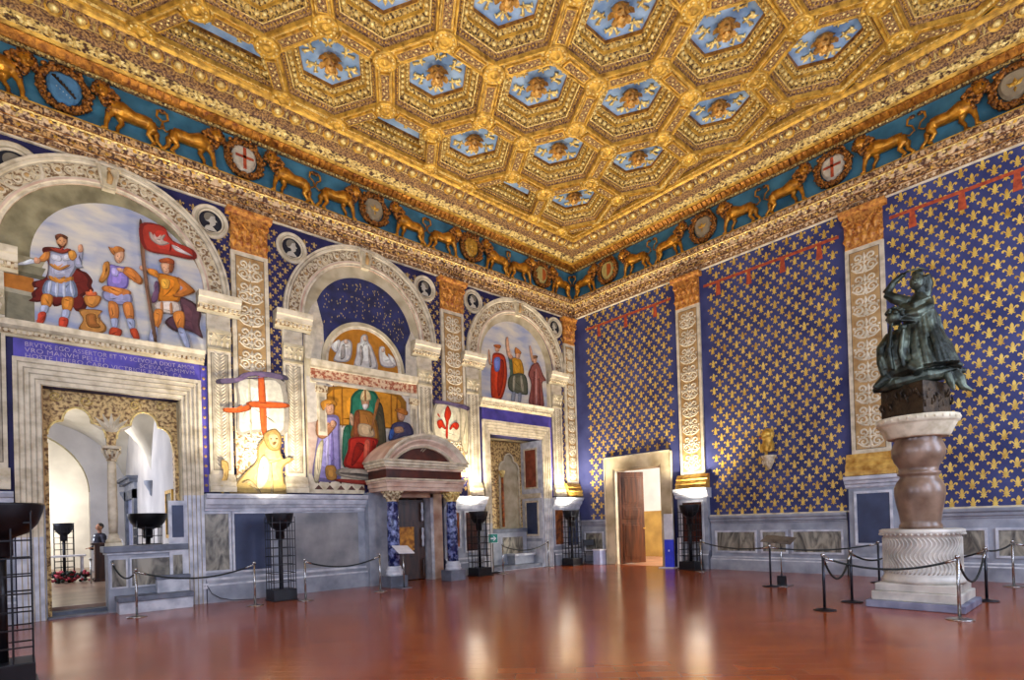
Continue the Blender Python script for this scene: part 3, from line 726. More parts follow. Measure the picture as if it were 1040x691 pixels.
  ('d0a07c', [-2.37,7.74,-2.28,7.72,-2.18,7.28,-2.28,7.26]),
  ('7d4038', [-2.22,6.78,-2.14,6.79,-2.25,5.68,-2.33,5.67]),
  ('7d4038', [-1.98,6.6,-1.91,6.61,-1.91,5.69,-2.01,5.68]),
  ('c08a80', [-2.1,6.94,-2.04,6.95,-2.07,5.81,-2.15,5.8]),
 ],
 'throne': [
  ('d8922a', [-9.73,5.29,-7.54,5.35,-7.57,4.47,-8.19,4.35,-9.26,4.31,-9.76,4.43]),
  ('a86a1c', [-9.59,5.27,-9.55,5.27,-9.57,4.44,-9.6,4.44]),
  ('a86a1c', [-9.35,5.27,-9.32,5.28,-9.33,4.36,-9.37,4.36]),
  ('a86a1c', [-7.89,5.29,-7.85,5.3,-7.86,4.44,-7.9,4.44]),
  ('a86a1c', [-7.7,5.3,-7.66,5.31,-7.68,4.47,-7.71,4.47]),
  ('2f7d5e', [-9.11,4.84,-9.06,5.14,-8.86,5.34,-8.61,5.4,-8.35,5.32,-8.23,5.07,-8.14,4.78,-8.19,3.33,-9.17,3.29]),
  ('4a4632', [-8.33,4.93,-8.14,4.93,-8.07,3.76,-8.34,3.74]),
  ('2f6a50', [-9.33,4.19,-9.13,4.27,-9.2,3.34,-9.38,3.28]),
  ('a8702e', [-8.97,4.74,-8.69,4.8,-8.41,4.69,-8.29,4.16,-8.36,3.98,-9.09,3.98,-9.05,4.39]),
  ('8a4a28', [-8.98,4.66,-8.85,4.71,-8.89,4.03,-9.06,4.01]),
  ('c8ab80', [-8.89,4.4,-8.51,4.38,-8.43,4.09,-8.87,4.09]),
  ('c43020', [-9.12,4.01,-8.36,4.04,-8.4,3.74,-8.32,3.33,-8.55,3.19,-9.32,3.22,-9.22,3.68]),
  ('962418', [-8.97,3.87,-8.72,3.78,-9.05,3.29,-9.14,3.32]),
  ('962418', [-8.5,3.91,-8.43,3.91,-8.42,3.32,-8.5,3.26]),
  ('e0664c', [-8.72,3.95,-8.56,3.93,-8.68,3.25,-8.79,3.25]),
  ('c09a78', [-9.14,4.64,-9.04,4.62,-9.05,4.33,-9.13,4.38]),
  ('b58a68', [-8.79,5.09,-8.57,5.11,-8.59,4.87,-8.75,4.86]),
  ('e0c890', [-8.81,5.05,-8.78,5.26,-8.67,5.36,-8.54,5.3,-8.52,5.09]),
  ('a07040', [-8.69,5.34,-8.65,5.34,-8.65,5.07,-8.7,5.07]),
  ('d8d0c8', [-8.76,4.94,-8.59,4.96,-8.66,4.81,-8.74,4.82]),
  ('a06a3a', [-8.33,5.11,-8.24,5.15,-8.27,5.0,-8.48,4.32,-8.53,4.33]),
  ('9a8fc4', [-9.99,4.41,-9.73,4.55,-9.46,4.52,-9.45,4.07,-9.44,3.22,-9.51,2.85,-10.17,2.86,-10.12,3.52,-10.03,4.02]),
  ('7a70a8', [-9.68,4.05,-9.63,4.05,-9.62,3.21,-9.71,3.21]),
  ('c4bce0', [-9.8,3.98,-9.74,3.99,-9.78,3.26,-9.84,3.25]),
  ('b88058', [-10.04,4.4,-9.85,4.2,-9.61,4.42,-9.53,4.29,-9.86,3.92,-10.08,4.01]),
  ('cfc4a0', [-9.89,3.86,-10.03,2.86,-10.17,2.86,-10.07,3.63]),
  ('b08040', [-9.85,3.2,-9.59,3.21,-9.57,2.87,-9.83,2.87]),
  ('d0a07c', [-9.81,4.82,-9.6,4.84,-9.61,4.59,-9.78,4.57]),
  ('d0a07c', [-9.69,4.38,-9.59,4.42,-9.55,4.28,-9.67,4.23]),
  ('c98a30', [-9.94,4.85,-9.74,4.96,-9.53,4.93,-9.5,4.83,-9.6,4.84,-9.81,4.81,-9.85,4.66,-9.91,4.68]),
  ('484460', [-7.85,4.5,-7.57,4.59,-7.29,4.53,-7.19,4.26,-7.51,4.17,-8.0,4.01,-7.95,4.31]),
  ('3a5a9a', [-7.96,4.3,-7.82,4.35,-7.86,4.11,-7.98,4.04]),
  ('c09070', [-7.7,4.86,-7.45,4.88,-7.5,4.63,-7.67,4.63]),
  ('b5702c', [-7.78,4.91,-7.55,4.99,-7.36,4.89,-7.42,4.78,-7.7,4.84]),
  ('b58a68', [-7.82,4.39,-7.57,4.44,-7.51,4.3,-7.79,4.24]),
  ('b0a48e', [-9.42,3.17,-8.26,3.12,-8.22,2.88,-9.48,2.96]),
  ('6a6258', [-9.36,3.06,-8.3,3.01,-8.3,2.95,-9.36,3.01]),
  ('94382c', [-9.48,2.89,-8.14,2.81,-8.14,2.71,-9.49,2.8]),
 ],
 'flaga': [
  ('e6e0c8', [-11.97,5.11,-11.66,5.26,-11.49,5.24,-10.87,5.22,-10.82,4.0,-11.33,3.96,-11.69,3.91,-11.93,3.84,-11.97,4.11,-11.93,4.66]),
  ('d0c8a8', [-11.71,5.2,-11.66,5.22,-11.65,3.93,-11.69,3.92]),
  ('d8622a', [-11.48,5.26,-11.34,5.28,-11.31,4.01,-11.44,4.0]),
  ('d8622a', [-11.68,4.65,-10.84,4.71,-10.85,4.59,-11.65,4.52]),
  ('d8622a', [-12.24,4.43,-11.96,4.45,-11.68,4.57,-11.68,4.45,-11.96,4.35,-12.24,4.34]),
  ('74647e', [-12.36,5.08,-11.99,5.16,-11.8,5.31,-11.41,5.41,-10.86,5.41,-10.81,5.28,-11.42,5.3,-11.76,5.2,-11.97,5.05,-12.36,4.97]),
 ],
 'liona': [
  ('c8ac68', [-11.33,3.96,-11.1,4.03,-10.98,3.86,-11.01,3.57,-10.92,3.31,-10.73,3.37,-10.71,3.3,-10.95,3.1,-10.93,2.73,-10.89,2.47,-12.15,2.43,-11.86,2.91,-11.57,3.23,-11.53,3.59,-11.38,3.83]),
  ('b08c50', [-11.4,3.83,-11.31,3.97,-11.1,4.05,-10.97,3.86,-11.01,3.57,-11.16,3.51,-11.31,3.58]),
  ('d0b07c', [-11.28,3.89,-11.06,3.91,-11.04,3.7,-11.14,3.57,-11.26,3.68]),
  ('5a4424', [-11.24,3.81,-11.2,3.82,-11.2,3.79,-11.24,3.79]),
  ('5a4424', [-11.12,3.82,-11.07,3.83,-11.07,3.8,-11.12,3.8]),
  ('7a5a30', [-11.18,3.72,-11.1,3.73,-11.13,3.67,-11.17,3.66]),
  ('dcc898', [-11.52,3.18,-11.39,3.39,-11.27,3.19,-11.34,2.72,-11.58,2.56]),
  ('a89468', [-11.25,3.14,-11.22,3.14,-11.2,2.52,-11.27,2.51]),
  ('a89468', [-11.91,2.71,-11.72,2.79,-11.49,2.51,-11.54,2.48,-11.75,2.71]),
  ('b89858', [-12.31,3.24,-12.18,3.15,-12.21,2.8,-12.33,2.6,-12.29,2.43,-12.35,2.45,-12.38,2.65,-12.26,2.85,-12.26,3.09,-12.33,3.16]),
 ],
 'flagb': [
  ('e8dcb8', [-6.41,5.27,-5.51,5.24,-5.52,4.21,-5.97,4.17,-6.53,4.27]),
  ('cfc29c', [-5.51,5.24,-5.21,5.17,-5.26,3.83,-5.5,4.06]),
  ('cc3418', [-5.99,5.23,-5.86,5.05,-5.89,4.88,-5.98,4.7,-6.01,4.24,-6.09,4.28,-6.06,4.69,-6.12,4.93]),
  ('cc3418', [-6.38,4.71,-6.22,4.78,-6.12,4.64,-6.07,4.52,-6.14,4.49,-6.2,4.56,-6.3,4.49,-6.38,4.58]),
  ('cc3418', [-5.58,4.69,-5.71,4.75,-5.86,4.66,-5.95,4.52,-5.9,4.49,-5.81,4.57,-5.69,4.51,-5.6,4.58]),
  ('cc3418', [-6.34,4.95,-6.28,4.86,-6.3,4.84,-6.37,4.91]),
  ('6a5a78', [-6.47,5.34,-5.98,5.35,-5.2,5.3,-5.21,5.16,-5.54,5.22,-5.99,5.25,-6.47,5.24]),
 ],
 'relief': [
  ('e4dfd2', [-8.94,5.93,-8.9,6.28,-8.86,6.58,-8.78,6.64,-8.74,6.81,-8.65,6.89,-8.55,6.87,-8.52,6.7,-8.41,6.55,-8.27,5.98]),
  ('b0a898', [-8.79,6.48,-8.72,6.55,-8.69,6.26,-8.78,6.01]),
  ('b0a898', [-8.54,6.58,-8.48,6.42,-8.45,6.06,-8.53,6.05]),
  ('e4dfd2', [-9.54,6.0,-9.47,6.23,-9.35,6.54,-9.1,6.65,-9.01,6.49,-9.12,6.07]),
  ('e4dfd2', [-9.62,6.38,-9.4,6.59,-9.35,6.51,-9.47,6.23]),
  ('b0a898', [-9.32,6.43,-9.23,6.48,-9.23,6.17,-9.36,6.08]),
  ('e4dfd2', [-8.22,6.58,-8.05,6.65,-8.02,6.44,-7.79,6.3,-7.76,6.12,-8.17,6.11]),
  ('e4dfd2', [-7.95,6.48,-7.75,6.37,-7.69,6.16,-7.86,6.26]),
  ('d8b8a0', [-9.26,6.59,-9.16,6.64,-9.14,6.54,-9.23,6.5]),
  ('d8b8a0', [-8.69,6.8,-8.6,6.84,-8.58,6.72,-8.68,6.69]),
  ('d8b8a0', [-8.15,6.57,-8.07,6.6,-8.06,6.51,-8.14,6.48]),
 ],
}
# ================================================================ ARCHES, PILASTERS AND FRESCOES OF THE LEFT WALL
def scroll_panel(mb, u0, u1, v0, v1, w, unit, m, wid=.035, h=.014):       # candelabra of mirrored scrolls
    c = (u0 + u1) / 2; hw = (u1 - u0) / 2; n = max(1, round((v1 - v0) / unit)); U = (v1 - v0) / n
    for k in range(n):
        b = v0 + k * U
        for s in (-1, 1):
            r = min(hw * .42, U * .21)
            ribbon(mb, [(c + s * .01, b + U * .02), (c + s * hw * .55, b + U * .08), (c + s * hw * .93, b + U * .26)] + [(c + s * (hw * .5 + x), y) for x, y in spiral((0, b + U * .30), r, 1.25, 0 if s > 0 else 0, 1, 14)][:1] , wid, w, m, h)
            ribbon(mb, [(c + s * hw * .5 + s * (q[0]), q[1]) for q in spiral((0, b + U * .28), r, 1.3, .2, 1, 15)], wid, w, m, h)
            ribbon(mb, [(c + s * hw * .5 + s * (q[0]), q[1]) for q in spiral((0, b + U * .72), r, 1.3, -1.0, -1, 15)], wid, w, m, h)
            ribbon(mb, [(c + s * hw * .9, b + U * .42), (c + s * hw * .5, b + U * .5), (c + s * .02, b + U * .53)], wid * .9, w, m, h)
            leaf(mb, (c + s * hw * .25, b + U * .50), PI / 2 - s * .5, U * .2, wid * 1.6, w, m, h)
            leaf(mb, (c + s * hw * .8, b + U * .5), PI / 2 - s * .9, U * .14, wid * 1.6, w, m, h)
            leaf(mb, (c, b + U * .04), PI / 2 - s * .75, U * .17, wid * 1.6, w, m, h)
        leaf(mb, (c, b + U * .06), PI / 2, U * .36, wid * 2.4, w, m, h * 1.6)
        leaf(mb, (c, b + U * .52), PI / 2, U * .42, wid * 2.0, w, m, h * 1.6)
        mb.dome((c, b + U * .48, w), wid * .9, m, 8, 2, h=h * 1.6)

def capital_mb(T, u0, u1, v0, v1, wd):
    mb = MB(T); hw = (u1 - u0) / 2; c = (u0 + u1) / 2; H = v1 - v0
    mb.mould(u0 + .03, u1 - .03, [(v0, wd), (v0, wd + .02), (v0 + .05, wd + .02), (v0 + .05, wd), (v1 - .13, wd + .07), (v1 - .13, 0)], ORANGE)
    mb.mould(u0 - .07, u1 + .07, [(v1 - .13, 0), (v1 - .13, wd + .09), (v1 - .07, wd + .13), (v1 - .07, wd + .15), (v1, wd + .16), (v1, 0)], ORANGE)
    for r, (n, ln) in enumerate(((5, .30), (4, .30))):
        for k in range(n):
            uu = u0 + .08 + (u1 - u0 - .16) * (k + .5 * 0 + (0 if n == 5 else .5)) / 4
            b = v0 + .06 + r * H * .26
            leaf(mb, (uu, b), PI / 2, ln * H * 1.25, .19, wd + .02 + r * .02, ORANGE, .06)
            mb.dome((uu, b + ln * H * 1.15, wd + .05 + r * .02), .035, ORANGE, 7, 2)
    for s in (-1, 1):
        ribbon(mb, [(c + s * .03, v0 + H * .50), (c + s * hw * .4, v0 + H * .66), (c + s * hw * .66, v0 + H * .72)] + [(c + s * (hw * .78 + q[0]), q[1]) for q in spiral((0, v0 + H * .70), .10, 1.5, PI * .6, -1, 14)], .05, wd + .07, ORANGE, .04)
        ribbon(mb, [(c + s * hw * .5, v0 + H * .50)] + [(c + s * (hw * .2 + q[0]), q[1]) for q in spiral((0, v0 + H * .68), .06, 1.2, 0, 1, 10)], .035, wd + .07, ORANGE, .03)
    mb.dome((c, v1 - .07, wd + .15), .07, ORANGE, 10, 3, h=.05)
    return mb
def big_pilaster(T, u0, u1, z_shaft, z_base, label, group, scroll=.56, drop=0.0):
    t = thing('pilaster', label, 'pilaster', T((u0 + u1) / 2, z_base, 0), group)
    w = .07
    mb = MB(T)
    mb.box(u0, u1, z_shaft, 8.20, 0, w, CREAM2)
    # recessed ochre field inside a moulded border
    mb.box(u0 + .09, u1 - .09, z_shaft + .10, 8.10, w - .001, w + .001, DARKM)
    mb.box(u0 + .105, u1 - .105, z_shaft + .115, 8.085, w, w + .003, OCHRE)
    sh = mb.build('shaft', t)
    o = MB(T); scroll_panel(o, u0 + .12, u1 - .12, z_shaft + .13, 8.07, w + .004, scroll, CREAM2, wid=.05); o.build('shaft_ornament', sh, recalc=False)
    capital_mb(T, u0 - .02, u1 + .02, 8.20, 9.15, w).build('capital', t, recalc=False)
    return t
def pil_base(t, T, u0, u1, z0, z1, m):
    mb = MB(T); H = z1 - z0
    mb.mould(u0 - .12, u1 + .12, [(z0, .02), (z0, .24), (z0 + H * .2, .24), (z0 + H * .22, .20), (z0 + H * .40, .23), (z0 + H * .52, .19), (z0 + H * .6, .15), (z0 + H * .72, .17), (z0 + H * .82, .13), (z1, .09), (z1, .02)], m)
    mb.build('base', t, recalc=False)
YELLOWST = mat('yellow_base_paint', '9c6a1c', 'd8b058', rough=0.6, scale=5, detail=8)

big_pilaster(Lw, -12.0, -11.17, 3.1, 2.5, 'painted pilaster between the left and middle arches, cross banner hanging over its shaft', None)
big_pilaster(Lw, -6.1, -5.25, 3.1, 2.5, 'painted pilaster between the middle and right arches, lily banner hanging over its shaft', None)
t = big_pilaster(Lw, -.62, -.02, 2.98, 2.5, 'narrow scrolled pilaster in the corner of the two walls', None, .45); pil_base(t, Lw, -.62, -.08, 2.5, 2.98, YELLOWST)
t = big_pilaster(Rw, -5.22, -4.40, 2.92, 2.45, 'scrolled pilaster on the lily wall beside the open door', None); pil_base(t, Rw, -5.22, -4.40, 2.45, 2.92, YELLOWST)
t = big_pilaster(Rw, -10.08, -9.24, 3.05, 2.50, 'tall scrolled pilaster on the lily wall behind the bronze statue', None); pil_base(t, Rw, -10.08, -9.24, 2.50, 3.05, YELLOWST)

# small side pilasters carrying the arches
def impost_pilaster(uc, label, z_base=2.5, left_open=True):
    t = thing('side_pilaster', label, 'pilaster', (uc, 0, z_base), None)
    hw = .245; T = Lw
    mb = MB(T); mb.box(uc - hw, uc + hw, 2.9, 5.75, 0, .06, CREAM2)
    mb.box(uc - hw + .06, uc + hw - .06, 3.0, 5.68, .06, .062, DARKM); mb.box(uc - hw + .075, uc + hw - .075, 3.015, 5.665, .061, .064, GREYM)
    sh = mb.build('shaft', t)
    o = MB(T)
    for k in range(34):                                  # hanging leaf garland
        v = 3.03 + k * .078
        for s in (-1, 1): leaf(o, (uc + s * .01, v), PI / 2 - s * .75, .17, .05, .065, CREAM2, .012)
    o.build('leaf_garland', sh, recalc=False)
    mb = MB(T)
    mb.mould(uc - hw - .03, uc + hw + .03, [(2.5, 0), (2.5, .16), (2.62, .16), (2.64, .13), (2.72, .15), (2.8, .11), (2.9, .07), (2.9, 0)], CREAM2); mb.build('base', t, recalc=False)
    mb = MB(T); mb.mould(uc - hw, uc + hw, [(5.75, 0), (5.75, .09), (5.80, .09), (5.80, .06), (6.12, .13), (6.12, .16), (6.20, .16), (6.20, 0)], CREAM)
    for k in range(4): leaf(mb, (uc - hw + .07 + k * .117, 5.82), PI / 2, .24, .11, .07, CREAM2, .05)
    for s in (-1, 1): ribbon(mb, [(uc + s * .03, 6.0)] + [(uc + s * (.17 + q[0]), q[1]) for q in spiral((0, 6.08), .06, 1.3, PI * .7, -1, 10)], .03, .12, CREAM2, .03)
    mb.build('capital', t, recalc=False)
    mb = MB(T); mb.mould(uc - hw + .0, uc + hw - .0, [(6.20, 0), (6.20, .08), (6.26, .08), (6.26, .07), (6.56, .07), (6.56, .0)], [CREAM2, CREAM2, CREAM2, CREAM2, ORANGE, ORANGE])
    mb.build('frieze_block', t, recalc=False)
    mb = MB(T); mb.mould(uc - hw - .2, uc + hw + .2, [(6.56, 0), (6.56, .10), (6.62, .12), (6.62, .15), (6.72, .2), (6.72, .25), (6.84, .27), (6.86, .31), (6.98, .33), (6.98, 0)], [GREYM, CREAM, CREAM, CREAM_ORN, CREAM2, CREAM2, CREAM2, CREAM2, CREAM2])
    for k in range(9): mb.box(uc - hw - .16 + k * .1, uc - hw - .11 + k * .1, 6.64, 6.71, .16, .22, CREAM2)
    mb.build('impost', t, recalc=False)
    return t
impost_pilaster(-16.17, 'side pilaster at the very left edge, mostly cut off')
impost_pilaster(-12.30, 'side pilaster right of the three soldiers fresco')
impost_pilaster(-10.62, 'side pilaster at the left foot of the middle arch')
impost_pilaster(-6.74, 'side pilaster at the right foot of the middle arch')
impost_pilaster(-4.97, 'side pilaster left of the fresco of three robed figures')
impost_pilaster(-1.08, 'side pilaster right of the fresco of three robed figures')
ARCH_LBL = ['arch around the fresco of three soldiers', 'middle arch over the starry vault and enthroned bishop', 'arch around the fresco of three robed figures, nearest the corner']
for i, (c, lb) in enumerate(zip(AC, ARCH_LBL)):
    t = thing('painted_arch', 'cream and grey moulded ' + lb, 'arch', (c[0], 0, c[1]))
    mb = MB(Lw)
    prof = [(1.72, .0), (1.72, .05), (1.77, .05), (1.79, .07), (1.83, .07), (1.84, .045), (1.86, .045), (2.10, .045), (2.12, .07), (2.14, .09), (2.18, .09), (2.20, .11), (2.25, .11), (2.25, 0)]
    mm = [PINKSTONE, CREAM2, CREAM2, PINKSTONE, CREAM2, CREAM2, CREAM_ORN, GREYM, CREAM2, CREAM2, GREYM, CREAM2, CREAM2]
    mb.arcprof(c, prof, mm); av = mb.build('archivolt', t, recalc=False)
    o = MB(Lw)
    n = 34
    for k in range(n):
        a = PI * (k + .5) / n
        if abs(a - PI / 2) < .07: continue
        P = (c[0] + 1.98 * math.cos(a), c[1] + 1.98 * math.sin(a))
        ribbon(o, spiral(P, .09, 1.2, a + (0 if k % 2 else PI), 1 if k % 2 else -1, 12), .035, .047, CREAM2, .018)
        if k % 3 == 0: o.dome((P[0], P[1], .047), .045, OCHRE, 7, 2, h=.03)
    o.build('scroll_band', av, recalc=False)
    k = MB(Lw)
    k.prism([(c[0] - .11, c[1] + 1.68), (c[0] + .11, c[1] + 1.68), (c[0] + .19, c[1] + 2.36 - .24), (c[0] + .19, c[1] + 2.17), (c[0] - .19, c[1] + 2.17), (c[0] - .19, c[1] + 2.12)], 0, .14, CREAM2)
    k.prism([(c[0] - .09, c[1] + 1.72), (c[0] + .09, c[1] + 1.72), (c[0] + .13, c[1] + 2.1), (c[0] - .13, c[1] + 2.1)], .14, .165, CREAM)
    k.tube([(c[0], c[1] + 1.78, .18), (c[0] + .02, c[1] + 1.92, .19), (c[0], c[1] + 2.02, .18)], [.04, .055, .03], OCHRE, 7); k.ball((c[0], c[1] + 2.07, .19), .035, OCHRE, 7, 5)
    k.box(c[0] - .21, c[0] + .21, c[1] + 2.13, c[1] + 2.17, 0, .17, CREAM2)
    k.build('keystone', t, recalc=False)

# ---- frescoes
def sub(mb, key, w0, step=0.0012):
    w = w0
    for col, fl in PAINT[key]:
        pts = [(fl[i], fl[i + 1]) for i in range(0, len(fl), 2)]
        sp = smooth_closed(pts, 4)
        cx = sum(q[0] for q in pts) / len(pts); cy = sum(q[1] for q in pts) / len(pts)
        ar = abs(area2d(pts)); rgb = [int(col[i:i + 2], 16) for i in (0, 2, 4)]
        tone = lambda f: '%02x%02x%02x' % tuple(max(0, min(255, int(round(c * f / 8) * 8))) for c in rgb)
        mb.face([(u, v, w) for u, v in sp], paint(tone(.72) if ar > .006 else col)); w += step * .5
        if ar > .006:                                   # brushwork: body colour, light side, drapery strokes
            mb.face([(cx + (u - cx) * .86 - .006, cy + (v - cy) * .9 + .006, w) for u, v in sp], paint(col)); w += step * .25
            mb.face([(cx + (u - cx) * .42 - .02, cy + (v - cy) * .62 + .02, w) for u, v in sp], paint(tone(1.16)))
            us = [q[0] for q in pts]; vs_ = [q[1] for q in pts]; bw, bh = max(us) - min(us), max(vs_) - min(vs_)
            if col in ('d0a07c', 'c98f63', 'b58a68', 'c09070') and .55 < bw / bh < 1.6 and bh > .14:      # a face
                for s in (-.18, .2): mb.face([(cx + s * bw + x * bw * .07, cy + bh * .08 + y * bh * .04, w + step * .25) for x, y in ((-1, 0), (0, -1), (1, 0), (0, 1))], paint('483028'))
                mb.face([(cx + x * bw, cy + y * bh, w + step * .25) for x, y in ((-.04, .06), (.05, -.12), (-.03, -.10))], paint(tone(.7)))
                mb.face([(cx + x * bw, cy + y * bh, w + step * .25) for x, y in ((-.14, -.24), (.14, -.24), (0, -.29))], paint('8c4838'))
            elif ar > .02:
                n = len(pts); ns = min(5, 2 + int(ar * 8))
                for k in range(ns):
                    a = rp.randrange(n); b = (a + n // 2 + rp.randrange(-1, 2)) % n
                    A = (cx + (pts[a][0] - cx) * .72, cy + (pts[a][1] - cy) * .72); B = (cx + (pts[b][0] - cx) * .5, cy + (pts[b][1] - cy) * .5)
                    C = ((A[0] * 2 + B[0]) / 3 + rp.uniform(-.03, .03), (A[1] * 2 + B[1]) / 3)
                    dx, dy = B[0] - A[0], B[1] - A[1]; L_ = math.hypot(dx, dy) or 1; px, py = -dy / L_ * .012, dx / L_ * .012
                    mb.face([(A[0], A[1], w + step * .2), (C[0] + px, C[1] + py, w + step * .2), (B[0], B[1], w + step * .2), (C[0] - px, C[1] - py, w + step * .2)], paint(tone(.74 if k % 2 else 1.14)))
        w += step * .25
def area2d(p): return sum(p[i][0] * p[(i + 1) % len(p)][1] - p[(i + 1) % len(p)][0] * p[i][1] for i in range(len(p))) / 2
rp = random.Random(21)
def halfdisc(mb, c, r, w, m, base=None, n=40, a0=0, a1=PI):
    base = c[1] if base is None else base
    pts = [(c[0] + r * math.cos(a0 + (a1 - a0) * i / n), c[1] + r * math.sin(a0 + (a1 - a0) * i / n)) for i in range(n + 1)]
    if base < c[1]: pts += [(pts[-1][0], base), (pts[0][0], base)]
    mb.face([(u, v, w) for u, v in pts], m)
mb = MB(Lw)
halfdisc(mb, (-14.3, 7.0), 1.73, .006, OLIVE, 5.64)
halfdisc(mb, (-14.05, 6.95), 1.50, .009, SKYP, 5.64)
for (z0, z1, c_) in ((5.66, 6.2, '8c866c'), (6.2, 6.28, 'b4ac90'), (6.28, 6.56, 'c07830'), (6.56, 6.64, '6e6850'), (6.64, 6.8, '8a8468'), (6.8, 6.95, 'aca484')):
    mb.face([(u, v, .0125) for u, v in ((-16.0, z0 + .02), (-15.50 + .12 * (z1 > 6.6), z0), (-15.50 + .18 * (z1 > 6.6), z1), (-16.0, z1 + .02))], paint(c_))
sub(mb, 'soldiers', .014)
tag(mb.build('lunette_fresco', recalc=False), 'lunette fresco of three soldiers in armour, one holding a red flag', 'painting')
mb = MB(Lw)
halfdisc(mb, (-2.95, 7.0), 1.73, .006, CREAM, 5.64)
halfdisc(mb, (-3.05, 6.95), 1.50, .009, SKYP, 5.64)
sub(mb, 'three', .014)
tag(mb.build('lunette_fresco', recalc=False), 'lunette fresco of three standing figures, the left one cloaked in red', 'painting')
# middle niche: starry vault, relief lunette, throne scene
mb = MB(Lw)
VAULT = mat('starry_vault_blue', '14183c', '262c60', rough=0.65, scale=3, detail=6)
halfdisc(mb, (-8.60, 7.0), 1.73, .006, CREAM, 2.8)
mb.face([(u, v, .010) for u, v in smooth_closed([(-10.05, 7.1), (-9.78, 7.8), (-9.45, 7.95), (-9.55, 6.9), (-9.62, 6.0), (-10.05, 6.0)], 4)], paint('d8cdb4'))
halfdisc(mb, (-8.60, 6.95), 1.46, .012, VAULT, 6.02, a0=.0, a1=PI)
mb.face([(u, v, .016) for u, v in ((-10.3, 5.95), (-10.3, 6.9), (-10.08, 7.35), (-9.95, 7.5), (-9.80, 6.9), (-9.78, 5.95))], paint('ddd2b8'))
mb.face([(u, v, .016) for u, v in ((-6.9, 5.95), (-6.9, 6.95), (-7.14, 7.3), (-7.35, 6.8), (-7.38, 5.95))], paint('ddd2b8'))
st = paint('c8b070')
for k in range(190):
    a = random.uniform(.05, PI - .05); r = 1.42 * math.sqrt(random.uniform(.1, 1)); u = -8.6 + r * math.cos(a); v = 6.95 + r * math.sin(a) * 1.0 - .1
    if math.hypot(u + 8.66, v - 5.98) < 1.35 or v < 6.1 or u < -9.78 or u > -7.38: continue
    mb.face([(u - .014, v, .0145), (u, v - .03, .0145), (u + .014, v, .0145), (u, v + .03, .0145)], st)
mb.arcprof((-8.66, 5.96), [(1.04, .016), (1.04, .04), (1.10, .05), (1.12, .07), (1.22, .07), (1.22, .016)], [CREAM2, CREAM2, CREAM2, CREAM, CREAM])
halfdisc(mb, (-8.66, 5.96), 1.05, .018, paint('c8842a'))
sub(mb, 'relief', .022, .004)
mb.face([(u, v, .012) for u, v in ((-10.28, 2.8), (-6.95, 2.8), (-6.95, 5.5), (-10.28, 5.5))], paint('d8d0c0'))
mb.face([(u, v, .013) for u, v in ((-10.28, 3.0), (-9.9, 3.0), (-9.9, 4.4), (-10.28, 4.3))], paint('c8b0a0'))
sub(mb, 'throne', .020)
# entablature over the throne and its two little pilasters
mb.mould(-10.18, -7.02, [(5.36, .012), (5.36, .06), (5.42, .06), (5.42, .04), (5.46, .04), (5.72, .04), (5.74, .06), (5.78, .10), (5.84, .12), (5.94, .14), (5.94, .012)], [CREAM2, CREAM2, CREAM2, CREAM2, mat('red_scroll_frieze', '9c5030', 'd8b890', rough=.7, scale=14, detail=3, lo=.42, hi=.55), CREAM2, GREYM, CREAM2, CREAM2, CREAM2])
for (a, c) in ((-10.02, -9.78), (-7.26, -7.04)):
    mb.box(a, c, 4.0 if a < -9 else 3.4, 5.36, .012, .05, CREAM2); mb.box(a + .05, c - .05, 4.1 if a < -9 else 3.5, 5.0, .05, .054, GREYM)
    mb.box(a - .03, c + .03, 5.12, 5.30, .012, .08, CREAM_ORN)
# marble step with inlaid dark lozenges
mb.mould(-10.3, -8.78, [(2.5, .012), (2.5, .05), (2.98, .03), (2.98, .012)], CREAM2)
for k in range(5):
    u = -10.05 + k * .30
    mb.face([(u - .11, 2.60, .05), (u + .11, 2.60, .05), (u, 2.72, .044)], paint('6a4a40')); mb.face([(u - .11, 2.88, .04), (u + .11, 2.88, .04), (u, 2.75, .044)], paint('6a4a40'))
tag(mb.build('niche_fresco', recalc=False), 'fresco of a bishop in red enthroned before orange curtains under a starry vault', 'painting')
# the two banners and the seated lion
mb = MB(Lw); sub(mb, 'flaga', .10, .003)
tag(mb.build('banner_fresco', recalc=False), 'painted white banner with a red cross above the seated lion', 'painting')
mb = MB(Lw)
mb.face([(u, v, .074) for u, v in ((-12.0, 2.52), (-11.17, 2.52), (-11.17, 3.9), (-12.0, 3.9))], CREAM_ORN)
sub(mb, 'liona', .105, .003)
tag(mb.build('lion_fresco', recalc=False), 'painted pale gold lion seated under the cross banner with raised paw', 'painting')
mb = MB(Lw); sub(mb, 'flagb', .10, .003)
tag(mb.build('banner_fresco', recalc=False), 'painted cream banner with a red lily, above the arched doorway pediment', 'painting')

